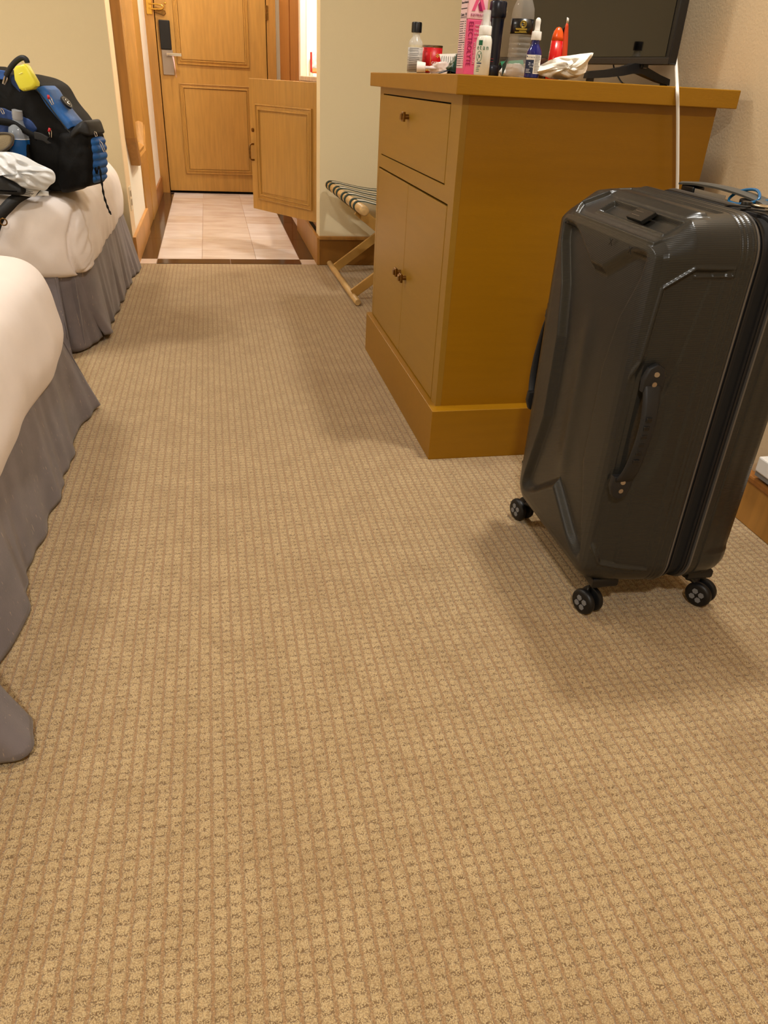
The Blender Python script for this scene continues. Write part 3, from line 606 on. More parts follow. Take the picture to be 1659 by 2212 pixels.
# back shell
Pq, nq = rrect(SY0 + .001, SY1 - .001, SZ0 + .001, SZ1 - .006, .066, 420); rings = []
bp_ = [(.9025, 0), (.914, .0), (.916, .0022), (.919, .0022), (.921, 0), (.955, .003), (.975, .008), (.988, .016), (.996, .028), (.999, .045), (1.0, .062)]
for a, b in zip(bp_[:-1], bp_[1:]):
    for q in range(4):
        x = a[0] + (b[0] - a[0]) * q / 4; i_ = a[1] + (b[1] - a[1]) * q / 4; v = Pq - nq * i_; r_ = []
        for p, nn in zip(v, nq):
            z = p[1]; dd = 0
            if abs(nn[0]) > .7: dd = -.003 * float(sst(np.array(x), .928, .934)) * float(sst(np.array(z), .16, .168)) * (1 - float(sst(np.array(z), .70, .708)))
            r_.append((x, p[0] + nn[0] * dd, p[1] + nn[1] * dd))
        rings.append(r_)
rings.append([(1.0, *(p)) for p in (Pq - nq * .062)])
MB().loft(rings).build('back_shell', SH, sc, smooth='auto')
# logo plate, small printed marks
px_ = .7045
def chf(y, s, h=0):                         # along y, up the chamfer s (0..1), height h above it
    return (.7005 + .0355 * s - h * .62, y, .7615 + .0285 * s + h * .78)
lp = MB().loft([[chf(1.213, .30, h), chf(1.267, .30, h), chf(1.262, .86, h), chf(1.205, .86, h)] for h in (-.004, .0035)]).build('logo_plate', mat('dark_plate', (52, 50, 48), .25, metal=.6), sc, bevel=.001)
for k in range(2): text('plate_script', '~~~~~', .009, chf(1.258, .62 - .2 * k, .0038), (0, -1, 0), (.0355, 0, .0285), M['steel'], lp, .0002)
for yy_, zz_ in ((1.246, .728), (1.176, .728)): text('printed_mark', 'X', .016, (.6755, yy_, zz_), (0, -1, 0), (.02, 0, 1), M['gap'], sc, .0003)
# carry handles on both narrow sides
def side_handle(sy, yb):
    h = MB(); th = .0
    pts = [(.716, .530), (.714, .505), (.712, .470), (.708, .43), (.705, .39), (.703, .360), (.702, .345)]
    out = [.005, .017, .026, .029, .026, .017, .006]; wd = [.017, .0155, .0145, .014, .0145, .0155, .017]; rings = []
    Pm = smoothpath([(p[0], o_, p[1]) for p, o_ in zip(pts, out)], 6); Wm = smoothpath([(w__, 0, 0) for w__ in wd], 6)
    for p, w__ in zip(Pm, Wm):
        rings.append([(p[0] + w__[0] * cx, yb + sy * (p[1] + ty_), p[2]) for cx, ty_ in ((-1, -.003), (-.9, .003), (-.6, .0045), (.6, .0045), (.9, .003), (1, -.003), (.8, -.005), (-.8, -.005))])
    st = MB().loft(rings).build('carry_handle', M['rubber'], sc, smooth=True)
    for k in range(6): MB().box(.7055 - .006 + (k - 2.5) * .0012, .7055 + .006 + (k - 2.5) * .0012, *sorted((yb + sy * .031, yb + sy * .0345)), .393 + k * .016, .401 + k * .016).build('grip_pad', M['black'], st, bevel=.002)
    for (cx, cz, s_) in ((.7165, .540, 1), (.7015, .333, -1)):
        o_ = [(cx - .019, cz - s_ * .022), (cx - .021, cz), (cx - .014, cz + s_ * .020), (cx, cz + s_ * .027), (cx + .014, cz + s_ * .020), (cx + .021, cz), (cx + .019, cz - s_ * .022)]
        if s_ < 0: o_ = o_[::-1]
        ya, yb_ = sorted((yb - sy * .004, yb + sy * .009))
        pd = MB().prism(o_, lambda a, v, b: (a, v, b), ya, yb_, .003).build('handle_mount', M['rubber'], sc, smooth='auto')
        for q in (-.008, .010): MB().cyl((cx + (.001 if q > 0 else 0), yb + sy * .008, cz + q), (cx, yb + sy * .0105, cz + q), .0046, 14).build('rivet', M['steel'], pd, smooth='auto')
side_handle(-1, SY0 + .006); side_handle(1, SY1 - .006)
# telescopic handle grip on the top at the rear
tg = smoothpath([(.928, 1.455, .8075), (.930, 1.40, .8125), (.932, 1.33, .8145), (.934, 1.26, .8125), (.936, 1.20, .807), (.938, 1.185, .802)], 6)
gr_ = MB().loft([[(p[0] - w_, p[1], p[2] - .0015), (p[0] + w_, p[1], p[2] - .0015), (p[0] + w_, p[1], p[2] + .002), (p[0] + w_ * .5, p[1], p[2] + .0045), (p[0] - w_ * .5, p[1], p[2] + .0045), (p[0] - w_, p[1], p[2] + .002)] for p in tg for w_ in [.012 + .007 * (1.455 - p[1]) / .27]]).build('telescopic_grip', mat('grip_grey', (70, 68, 62), .5), sc, smooth='auto')
for y in (1.425, 1.235): box('grip_post', (.918, .944, y - .022, y + .022, .785, .808), M['black'], sc, bevel=.003)
box('spec_sticker', (.9195, .9205, 1.30, 1.40, .7935, .8055), mat('silver_sticker', (205, 195, 180), .3, metal=.7), sc)
box('handle_well', (.908, .955, 1.17, 1.47, .786, .7945), M['black'], sc, bevel=.003)
# zipper pulls and the lock on the near top corner
for k, (y, x) in enumerate(((1.205, .858), (1.165, .862))):
    MB().loft([[(x - w__, y - t_, z), (x + w__, y - t_, z), (x + w__, y - t_, z + .003), (x - w__, y - t_, z + .003)] for t_, w__, z in ((0, .004, .7985), (.02, .008, .803), (.05, .009, .806), (.062, .004, .806))]).build('zipper_pull', M['black'], sc, bevel=.001)
lkx = MB(); 
for k in range(3): lkx.tube([(.872 + .007 * k, 1.158, .8095), (.930 + .007 * k, 1.11, .805)], .0022, 8)
lkx.build('lock_pulls', mat('pale_metal', (215, 195, 165), .25, metal=.9), sc, smooth=True)
MB().lathe([(0, 0), (.008, 0), (.0095, .004), (.008, .009), (0, .010)], (.868, 1.165, .8045), 18).build('lock_button', M['black'], sc, smooth='auto')
# blue hair tie looped on the grip with its tassel
ht = thing('hair_tie', 'bright blue coiled elastic cord looped round the suitcase grip', 'cord', (.93, 1.22, .80))
hl = [(0.925,1.2929,0.8034),(0.925,1.2879,0.8135),(0.925,1.2666,0.8208),(0.925,1.2408,0.8226),(0.925,1.22,0.8171),(0.925,1.2099,0.8095),(0.925,1.2259,0.8027),(0.925,1.2529,0.7981),(0.925,1.2788,0.7975)]
lp_ = [(p[0] + .02 * math.sin(i_ * .7), p[1], max(p[2], .798)) for i_, p in enumerate(smoothpath(hl, 4, closed=True))]; lp_ = [(.925 + .014 * math.sin(2 * math.pi * i_ / len(lp_)), p[1], p[2]) for i_, p in enumerate(lp_)]
kq = [(0.925,1.2045,0.8087)][0]
BL = mat('blue_rubber', (24, 98, 148), .25)
MB().tube(lp_, .0026, 8, closed=True).build('loop', BL, ht, smooth=True)
mb = MB()
for k in range(9):
    a = random.uniform(-.8, .8); b = random.uniform(-.3, .7); L_ = random.uniform(.02, .045)
    mb.tube([(.930, kq[1] + .004, kq[2]), (.930 + L_ * math.cos(a) * .4, kq[1] - L_ * .5, kq[2] + L_ * b * .3), (.932 + L_ * math.cos(a) * .6, kq[1] - L_, kq[2] - .004 + L_ * b * .3)], [.003, .0035, .001], 6)
mb.build('knot', BL, ht, smooth=True)
# spinner casters
GH = mat('hub_grey', (120, 120, 122), .4); TY = mat('tyre_black', (14, 14, 16), .45)
def caster(wx, wy, ax, ay, ang):
    d = Vector((math.cos(ang), math.sin(ang), 0)); z0 = .0295; R_ = .0285
    # mount, housing
    mbm = MB(); mbm.lathe([(.030, .098), (.032, .088), (.028, .080), (.020, .070), (.015, .062), (.013, .056)], (ax, ay, 0), 20); mt = mbm.build('caster_mount', M['black'], sc, smooth='auto')
    back = Vector((ax, ay, 0)) - Vector((wx, wy, 0))
    rings = []
    for t, z, hw, hh in ((0, .058, .014, .006), (.25, .060, .015, .007), (.5, .057, .0145, .0085), (.8, .048, .012, .009), (1.0, .034, .010, .010)):
        p = Vector((ax, ay, z)) - back * t; q = back.normalized(); rings.append([p + d * s * hw + (Vector((0, 0, 1)) * .8 + q * .5) * u_ * hh for s, u_ in ((-1, -1), (1, -1), (1, .6), (.6, 1), (-.6, 1), (-1, .6))])
    fk = MB().loft(rings).build('fork', M['black'], mt, smooth=True)
    for s in (-1, 1):
        a = Vector((wx, wy, z0)); w0 = a + d * s * .006; w1 = a + d * s * .021
        whl = MB().tube([w0, w0 + d * s * .002, w0 + d * s * .0065, w1 - d * s * .004, w1 - d * s * .001, w1], [R_ * .85, R_ * .97, R_, R_ * .97, R_ * .86, R_ * .74], 28).build('wheel', TY, mt, smooth='auto')
        e1 = Vector((-d.y, d.x, 0)); e2 = Vector((0, 0, 1))
        mbh = MB()
        for k in range(4):
            an = k * math.pi / 2 + .5; cc = w1 + d * s * .0005 + (e1 * math.cos(an) + e2 * math.sin(an)) * .0105
            mbh.loft([[cc + d * s * h_ + (e1 * math.cos(math.pi / 3 * j) + e2 * math.sin(math.pi / 3 * j)) * .0066 for j in range(6)] for h_ in (-.001, .0008)])
            
        mbh.build('hub_inlay', GH, whl)
caster(.722, 1.128, .745, 1.150, math.radians(200)); caster(.985, 1.118, .962, 1.145, math.radians(212))
caster(.722, 1.535 - .02, .742, 1.470, math.radians(195)); caster(.985, 1.50, .962, 1.468, math.radians(190))
for (x, y) in ((.742, 1.135), (.962, 1.135), (.742, 1.445), (.962, 1.445)):
    MB().prism([(x - .032, y - .03), (x + .026, y - .03), (x + .022, y + .03), (x - .03, y + .03)], lambda a, v, b: (a, b, v), .074, .098, .008).build('corner_guard', M['black'], sc, smooth='auto')
# ================================================================= THINGS ON THE CABINET
ZC = .9788
# small bottle with black cap
o = thing('condiment_bottle', 'small clear bottle with black cap and printed white label beside the red can', 'bottle', (.640, 2.62, ZC))
bx, by = .640, 2.62
MB().lathe([(.0, 0), (.021, 0), (.0225, .003), (.0225, .078), (.021, .086), (.013, .096), (.0115, .100), (.0115, .112)], (bx, by, ZC), 26).build('glass', M['film'], o, smooth='auto')
MB().lathe([(0, .002), (.0205, .002), (.0212, .006), (.0212, .076), (.0205, .0765), (0, .0765)], (bx, by, ZC), 24).build('contents', mat('amber_liquid', (214, 190, 120), .2), o, smooth='auto')
MB().lathe([(.0229, .006), (.0229, .070)], (bx, by, ZC), 28).build('label', mat('label_white', (214, 206, 196), .6, noise=.35, nscale=40, stretch=(.2, .2, 9)), o, smooth=True)
MB().lathe([(0, .136), (.0145, .136), (.0158, .133), (.0158, .110), (.0145, .109), (0, .109)], (bx, by, ZC), 30).build('cap', M['black'], o, smooth='auto')
def ringtext(s, c, r, z, size, a0, m, par, name='lettering', sx=1, up=1):
    """letters set one by one round a cylinder"""
    ang = a0
    for ch in s:
        w_ = size * .62 * sx
        if ch != ' ':
            ox = (c[0] + r * math.cos(ang), c[1] + r * math.sin(ang), z)
            text(name, ch, size, ox, (-math.sin(ang), math.cos(ang), 0), (0, 0, 1), m, par, .0002, sx=sx)
        ang += w_ / r
    return ang
def viewang(c): return math.atan2(-c[1], -c[0])
# printed small type: fine dark bars standing for illegible lines
def lines_ring(c, r, z0, z1, n, a0, a1, m, par, name='small_print'):
    mb = MB()
    for k in range(n):
        z = z0 + (z1 - z0) * k / (n - 1); e = a1 - random.uniform(0, .3) * (a1 - a0); 
        pa = np.linspace(a0, e, 8); mb.loft([[(c[0] + r * math.cos(q), c[1] + r * math.sin(q), z), (c[0] + r * math.cos(q), c[1] + r * math.sin(q), z + .0011)] for q in pa], closed=False)
    return mb.build(name, m, par)
va = viewang((bx, by)); lines_ring((bx, by), .0231, .985, 1.046, 14, va - .9, va + .7, M['ink'], o)
# red can
o = thing('chickpea_can', 'small red food can with yellow peas printed on its label', 'can', (.705, 2.66, ZC)); c = (.705, 2.66)
MB().lathe([(0, .001), (.031, .001), (.0325, .0), (.0325, .004), (.0315, .006), (.0315, .074), (.0325, .076), (.0325, .080), (.031, .080), (.0305, .077), (0, .077)], (*c, ZC), 40).build('tin', mat('tin', (150, 140, 130), .3, metal=1), o, smooth='auto')
MB().lathe([(.0319, .006), (.0319, .0735)], (*c, ZC), 44).build('paper_label', mat('can_red', (196, 18, 26), .4), o, smooth=True)
va = viewang(c); Y_ = mat('pea_yellow', (226, 170, 60), .5); mb = MB()
for k in range(24):
    q = va - 1.1 + 2.2 * (k % 12) / 11 + random.uniform(-.04, .04); z = ZC + .012 + .007 * (k // 12) + random.uniform(-.001, .001)
    mb.lathe([(0, -.0042), (.0036, -.002), (.0042, 0), (.0036, .002), (0, .0042)], (c[0] + .0302 * math.cos(q), c[1] + .0302 * math.sin(q), z), 10)
mb.build('printed_peas', Y_, o, smooth=True)
ringtext('GARBANZOS', c, .0322, ZC + .028, .0125, va - .02, M['paper'], o, sx=.85)
ringtext('*', c, .0322, ZC + .038, .03, va + .38, mat('label_gold', (230, 190, 80), .4), o)
lines_ring(c, .0321, ZC + .022, ZC + .07, 13, va - 1.0, va - .5, mat('can_print', (120, 10, 16), .5), o)
mb = MB(); q0 = va - .12
mb.box(-.0004, .0004, 0, .0004, 0, .034, fn=lambda a, b_, z: (c[0] + .0322 * math.cos(q0) + a, c[1] + .0322 * math.sin(q0) - b_, ZC + .027 + z)); mb.build('gold_line', Y_, o)
# crumpled things
def crumple(name, c, s, seed, m, parent=None, sub=4, flat=.0, amp=.28, sharp=2.2):
    bm = bmesh.new(); bmesh.ops.create_icosphere(bm, subdivisions=sub, radius=1); rs = np.random.RandomState(seed); dirs = rs.normal(size=(26, 3)); dirs /= np.linalg.norm(dirs, axis=1)[:, None]; hh = rs.uniform(.68, 1.0, 26)
    for v in bm.verts:
        p = np.array(v.co); p = p / np.linalg.norm(p); dt = dirs @ p; k = np.min(np.where(dt > .12, hh / np.maximum(dt, .12), 9)); k = min(k, 1.28)
        k *= 1 + amp * .25 * noise3(p, 5, seed) + amp * .12 * noise3(p, 13, seed + 3)
        q = p * k; v.co = (q[0] * s[0], q[1] * s[1], max(q[2], -.55 + flat) * s[2])
    zs = min(v.co.z for v in bm.verts)
    mb = MB(); mb.add([(v.co.x + c[0], v.co.y + c[1], v.co.z - zs + c[2]) for v in bm.verts], [tuple(v.index for v in f.verts) for f in bm.faces]); bm.free()
    return mb.build(name, m, parent, smooth=True)
GB = mat('dark_green_plastic', (10, 52, 36), .3, noise=.3, nscale=30, bump=.3, bscale=60)
o = crumple('green_bag', (.665, 2.21, ZC), (.036, .03, .028), 3, GB); tag(o, 'crumpled dark green plastic bag left of the pink carton', 'bag')
o = crumple('clear_bag', (.662, 2.40, ZC), (.036, .03, .020), 9, thin('crinkled_film', (232, 214, 206), .75, .2)); tag(o, 'crumpled clear plastic bag with pink print between red can and green bag', 'bag')
o = thing('measuring_cup', 'small translucent white plastic cup lying on its side by the bottle', 'cup', (.600, 2.38, ZC))
cu0 = Vector((.594, 2.40, ZC + .0155)); cud = Vector((.95, -.3, 0)).normalized()
MB().tube([cu0, cu0 + cud * .001, cu0 + cud * .024, cu0 + cud * .025, cu0 + cud * .024, cu0 + cud * .003], [.0155, .0155, .0125, .012, .011, .014], 24).build('cup_body', mat('milky_plastic', (232, 222, 214), .35), o, smooth='auto')
MB().tube([cu0 + cud * .024, cu0 + cud * .060], .0045, 10).build('cup_stem', mat('milky_stem', (215, 205, 205), .35), o, smooth='auto')
lfp = [(0.6725,2.45,1.0309),(0.7287,2.45,1.035),(0.6916,2.45,1.0087),(0.7312,2.45,1.0107)]
o = MB().loft([[(lfp[2][0], 2.45, ZC + .0008), (lfp[3][0], 2.45, ZC + .0008)], [(lfp[0][0], 2.455, lfp[0][2]), (lfp[1][0], 2.455, lfp[1][2])], [(lfp[0][0] + .002, 2.475, lfp[0][2] - .002), (lfp[1][0] + .002, 2.475, lfp[1][2] - .002)]], closed=False).build('leaflet', M['paper'], None, solid=.001)
tag(o, 'folded printed leaflet standing behind the dark green bag', 'leaflet')
mb = MB()
for k in range(6): mb.box(lfp[0][0] + .008 + k * .0065, lfp[0][0] + .0088 + k * .0065, 2.4515, 2.453, ZC + .022, lfp[0][2] - .004)
mb.build('print_line', M['ink'], o)
o = MB().loft([[(.600, 2.18, ZC + .0005), (.604, 2.25, ZC + .0005)], [(.625, 2.17, ZC + .009), (.63, 2.25, ZC + .010)], [(.650, 2.16, ZC + .003), (.655, 2.24, ZC + .004)], [(.672, 2.15, ZC + .008), (.672, 2.23, ZC + .006)]], closed=False).build('foil_wrapper', mat('blue_foil', (40, 62, 96), .25, metal=.5, col2=(20, 20, 24), nscale=60), None, smooth=True, solid=.001)
tag(o, 'flat dark blue foil wrapper lying in front of the green bag', 'wrapper')
# pink electrolyte carton, turned about 40 degrees
cx0, cy0_ = [(0.6207,2.03,0.9803)][0][:2]; ca = math.radians(5)
o = thing('drink_carton', 'tall pink and pale pink electrolyte drink carton', 'carton', (.665, 2.07, ZC))
fd = Vector((math.cos(ca), math.sin(ca), 0)); fn_ = Vector((-math.sin(ca), math.cos(ca), 0))
def ctp(a, v, z): q = Vector((cx0, cy0_, ZC)) + fd * a + fn_ * v; return (q.x, q.y, ZC + z)
PK = mat('carton_pink', (222, 84, 128), .35); PP = mat('carton_pale', (238, 190, 196), .35); PU = mat('carton_purple', (150, 14, 84), .4)
CWd, CDp = .049, .052
MB().box(0, CWd, 0, CDp, .0, .115, fn=ctp).build('carton_lower', PK, o, bevel=.002); MB().box(.0002, CWd - .0002, .0002, CDp - .0002, .1152, .215, fn=ctp).build('carton_upper', PP, o, bevel=.002)
MB().loft([[ctp(0, 0, .215), ctp(CWd, 0, .215), ctp(CWd, CDp, .215), ctp(0, CDp, .215)], [ctp(0, CDp * .48, .245), ctp(CWd, CDp * .48, .245), ctp(CWd, CDp * .52, .245), ctp(0, CDp * .52, .245)]]).build('gable_top', PP, o)
mz = Vector((0, 0, -1))
text('lettering', 'ELECTROLYTE', .0165, ctp(.0045, -.0006, .111), mz, fd, PU, o, .0003, sx=.86)
text('lettering', 'ELECTROLYTE', .0072, ctp(.006, -.0006, .1215), fd, (0, 0, 1), PU, o, .0003, sx=.85)
for k, s in enumerate(('4 ELECTROLYTES', '7 VITAMINS', 'B3 B6 B12', '0 CALORIES')): text('lettering', s, .0052, ctp(.020, -.0006, .102 - k * .008), fd, (0, 0, 1), PP, o, .0003, sx=.8)
text('lettering', 'WATERMELON', .0085, ctp(.020, -.0006, .070), mz, fd, PP, o, .0003, sx=.8)
for pts, mm in (([(.012, .132), (.022, .132), (.040, .168), (.030, .168)], PK), ([(.028, .168), (.038, .168), (.056, .132), (.046, .132)], PK), ([(.030, .145), (.036, .132), (.046, .132), (.036, .152)], PU)):
    MB().prism([(q[0] * .82 - .002, q[1]) for q in pts], lambda a, v, b: ctp(a, v, b), -.0010 if mm is PU else -.0006, 0).build('emblem', mm, o)
# nutrition panel on the left face
MB().box(-.0006, 0, .008, CDp - .004, .014, .165, fn=ctp).build('nutrition_panel', mat('panel_pink', (232, 200, 204), .5), o)
lf_ = -fn_
text('lettering', 'Nutrition Facts', .0082, ctp(-.0008, CDp - .006, .156), lf_, (0, 0, 1), M['ink'], o, .0002, sx=.8)
text('lettering', 'Datos de Nutricion', .0066, ctp(-.0008, CDp - .006, .147), lf_, (0, 0, 1), M['ink'], o, .0002, sx=.8)
text('lettering', 'Calories  130', .0085, ctp(-.0008, CDp - .006, .122), lf_, (0, 0, 1), M['ink'], o, .0002, sx=.8)
mb = MB()
for z, h in ((.136, .0018), (.119, .0012), (.117, .0004), (.067, .0016)): mb.box(-.001, -.0004, .009, CDp - .006, z, z + h, fn=ctp)
for k in range(20):
    z = .019 + k * .0048
    if abs(z - .067) > .003: mb.box(-.001, -.0004, CDp - .036 + random.uniform(0, .010), CDp - .006, z, z + .0013, fn=ctp); mb.box(-.001, -.0004, .010, .015, z, z + .0013, fn=ctp)
mb.build('small_print', M['ink'], o)
# white spray bottle
c = (.634, 1.930); o = thing('spray_bottle', 'white repellent pump spray bottle with green square and leaf emblem', 'spray bottle', (*c, ZC)); va = viewang(c)
SW = mat('spray_white', (226, 224, 214), .3)
MB().lathe([(0, 0), (.0165, 0), (.018, .002), (.018, .066), (.0172, .072), (.0145, .078), (.0125, .080)], (*c, ZC), 36).build('body', SW, o, smooth='auto')
MB().lathe([(0, .0795), (.0142, .0795), (.0145, .081), (.0145, .096), (.0135, .0975), (0, .0975)], (*c, ZC), 30).build('collar', M['white_plastic'], o, smooth='auto')
MB().lathe([(.0125, .097), (.0115, .104), (.0095, .108), (.0092, .126), (.0085, .1275), (0, .1275)], (*c, ZC), 26).build('clear_cap', M['film'], o, smooth='auto')
MB().lathe([(0, .097), (.0065, .097), (.0062, .118), (.0070, .119), (.0070, .124), (0, .1245)], (*c, ZC), 20).build('pump', M['white_plastic'], o, smooth='auto')
GN = mat('label_green', (0, 96, 62), .45); NV = mat('label_navy', (24, 52, 92), .45)
def curved(c, r, a0, a1, z0, z1, m, par, name, n=10):
    return MB().loft([[(c[0] + r * math.cos(q), c[1] + r * math.sin(q), z0), (c[0] + r * math.cos(q), c[1] + r * math.sin(q), z1)] for q in np.linspace(a0, a1, n)], closed=False).build(name, m, par, smooth=True)
curved(c, .0182, va - .72, va - .18, ZC + .059, ZC + .069, GN, o, 'green_square')
ringtext('etan', c, .0183, ZC + .0505, .014, va - .92, GN, o, sx=.88); 
mb = MB(); q_ = [(c[0] + .0183 * math.cos(va - .5 + .36 * math.cos(t)), c[1] + .0183 * math.sin(va - .5 + .36 * math.cos(t)), ZC + .037 + .0105 * math.sin(t)) for t in np.linspace(0, 2 * math.pi, 30)[:-1]]
mb.tube(q_, .00045, 6, closed=True); mb.tube([(c[0] + .0183 * math.cos(va - .5 + s * .25), c[1] + .0183 * math.sin(va - .5 + s * .25), ZC + .037 + s * .0085) for s in (-1, 0, 1)], .0005, 6)
mb.tube([(c[0] + .0183 * math.cos(va - .5 + s * .14), c[1] + .0183 * math.sin(va - .5 + s * .14), ZC + .037 - s * .004 + .001) for s in (-1, -.4, .4, 1)], [.0003, .0011, .0011, .0003], 6); mb.build('mosquito_emblem', GN, o, smooth=True)
curved(c, .0182, va - .80, va - .12, ZC + .0225, ZC + .0250, NV, o, 'navy_band')
ringtext('100', c, .0183, ZC + .016, .0055, va - .75, NV, o); lines_ring(c, .0182, ZC + .007, ZC + .0135, 3, va - .8, va - .3, GN, o)
# dark flashlight shaped bottle
c = (.690, 2.02); o = thing('flashlight', 'tall black flashlight standing on its lens between spray and water bottle', 'flashlight', (*c, ZC)); NVB = mat('midnight_plastic', (14, 18, 32), .28)
MB().lathe([(0, 0), (.0165, 0), (.018, .002), (.018, .018), (.0165, .022), (.0155, .024)], (*c, ZC), 30).build('tail_cap', NVB, o, smooth='auto')
MB().lathe([(.0158, .023), (.0165, .085), (.0175, .120)], (*c, ZC), 30).build('barrel', NVB, o, smooth='auto')
MB().lathe([(.0178, .119), (.0205, .123), (.0205, .150), (.0185, .1535), (0, .155)], (*c, ZC), 30).build('head', NVB, o, smooth='auto')
lines_ring(c, .0167, ZC + .03, ZC + .036, 2, viewang(c) - .3, viewang(c) + .1, mat('red_print', (130, 30, 40), .5), o)
# green and white packet behind
o = crumple('white_packet', (.800, 2.16, ZC), (.042, .02, .024), 21, mat('packet_white', (222, 222, 214), .4, noise=.25, nscale=60)); tag(o, 'crumpled white packet behind the clear water bottle', 'packet')
o = MB().loft([[(.772, 2.175, ZC + .022), (.84, 2.19, ZC + .026)], [(.772, 2.195, ZC + .036), (.84, 2.21, ZC + .043)], [(.772, 2.21, ZC + .030), (.84, 2.23, ZC + .036)]], closed=False).build('green_packet', GN, None, solid=.002)
tag(o, 'flat green packet lying on the crumpled white packet behind the water bottle', 'packet')
o = MB().prism([(0, 0), (.010, .010), (.018, .026), (.008, .020), (-.002, .008)], lambda a, v, b: (.722 + a, v, ZC + .018 + b), 2.03, 2.0315).build('green_leaf_strip', mat('grey_green', (70, 86, 80), .4), None); tag(o, 'thin grey green torn strip leaning beside the flashlight', 'strip')
for v in o.data.vertices: v.co.z -= .0178 if v.co.z < ZC + .0185 else 0
# water bottle
c = (.742, 1.985); o = thing('water_bottle', 'clear plastic water bottle with black and gold label on the cabinet', 'bottle', (*c, ZC)); va = viewang(c)
pf = [(0, .004), (.012, .002), (.024, .0), (.027, .004), (.0275, .028), (.0255, .034), (.0245, .038)]
for k in range(4): pf += [(.0245, .040 + k * .0105), (.0262, .044 + k * .0105), (.0262, .048 + k * .0105)]
pf += [(.0245, .084), (.0262, .088), (.0262, .120), (.0268, .124), (.0252, .140), (.019, .155), (.0125, .165), (.0118, .170), (.0118, .180)]
PET = thin('clear_pet', (226, 220, 212), .15, .04)
MB().lathe(pf, (*c, ZC), 40).build('bottle_body', PET, o, smooth='auto')
MB().lathe([(0, .003), (.0235, .003), (.0262, .006), (.0265, .028), (0, .0285)], (*c, ZC), 30).build('water', thin('water_tint', (200, 176, 150), .45, .05), o, smooth='auto')
MB().lathe([(.0266, .089), (.0266, .119)], (*c, ZC), 40).build('label', mat('label_black', (16, 13, 12), .3), o, smooth=True)
MB().lathe([(0, .192), (.0138, .192), (.0145, .190), (.0145, .174), (0, .174)], (*c, ZC), 24).build('cap', M['white_plastic'], o, smooth='auto')
GO = mat('label_gold_print', (200, 170, 70), .35, metal=.6); qa = va + .12
for rr in (.0072, .0052): MB().tube([(c[0] + .0268 * math.cos(qa + rr / .0268 * math.cos(t)), c[1] + .0268 * math.sin(qa + rr / .0268 * math.cos(t)), ZC + .108 + rr * math.sin(t)) for t in np.linspace(0, 2 * math.pi, 26)[:-1]], .0005, 6, closed=True).build('emblem_ring', GO, o, smooth=True)
MB().tube([(c[0] + .0268 * math.cos(qa + u_ / .0268), c[1] + .0268 * math.sin(qa + u_ / .0268), ZC + .108 + v_) for u_, v_ in ((-.002, .003), (.002, .003), (.003, 0), (.001, -.003), (-.001, -.001), (.001, 0))], .0008, 6).build('emblem', GO, o, smooth=True)
for z, a0, a1 in ((.0985, -.55, .55), (.0965, -.5, .5), (.0935, -.2, .45), (.0912, -.6, .55)): lines_ring(c, .0267, ZC + z, ZC + z + .0002, 2, va + a0, va + a1, GO, o)
# zinc dropper bottle
c = (.758, 1.925); o = thing('dropper_bottle', 'cobalt blue dropper bottle with white rubber bulb in front of the water bottle', 'dropper bottle', (*c, ZC)); va = viewang(c)
CB_ = mat('cobalt_glass', (10, 26, 120), .08, trans=.3, ior=1.45, coat=.5)
MB().lathe([(0, 0), (.0155, 0), (.0175, .002), (.0175, .048), (.0168, .054), (.0115, .064), (.0092, .069), (.0092, .078)], (*c, ZC), 36).build('glass', CB_, o, smooth='auto')
MB().lathe([(0, .0765), (.0112, .0765), (.0118, .078), (.0112, .092), (.0105, .0935), (0, .0935)], (*c, ZC), 28).build('collar', M['white_plastic'], o, smooth='auto')
MB().lathe([(.0075, .093), (.0062, .097), (.0058, .106), (.0062, .112), (.0055, .117), (.003, .120), (0, .1208)], (*c, ZC), 20).build('rubber_bulb', M['white_plastic'], o, smooth=True)
curved(c, .0177, va - 1.35, va + .45, ZC + .009, ZC + .047, mat('label_slate', (34, 46, 78), .45), o, 'label_slate', 18)
curved(c, .0178, va - 1.2, va + .3, ZC + .037, ZC + .047, M['paper'], o, 'label_white_top', 16); curved(c, .0178, va + .1, va + 1.25, ZC + .009, ZC + .047, M['paper'], o, 'label_side', 16)
text_w = mat('print_pale', (210, 214, 226), .5)
ringtext('trace', c, .0179, ZC + .0405, .0062, va - .72, NV, o, sx=.85); ringtext('Zinc', c, .0179, ZC + .026, .0085, va - .62, text_w, o, sx=.82); ringtext('50mg', c, .0179, ZC + .0215, .0042, va - .45, text_w, o)
MB().lathe([(0, -.0018), (.0016, -.001), (.0018, .0004), (.0008, .0022), (0, .0034)], (c[0] + .0175 * math.cos(va - .95), c[1] + .0175 * math.sin(va - .95), ZC + .043), 10).build('drop_logo', NV, o, smooth=True)
lines_ring(c, .0178, ZC + .011, ZC + .017, 3, va - 1.0, va - .2, text_w, o); lines_ring(c, .0180, ZC + .012, ZC + .0445, 12, va + .2, va + 1.1, M['ink'], o)
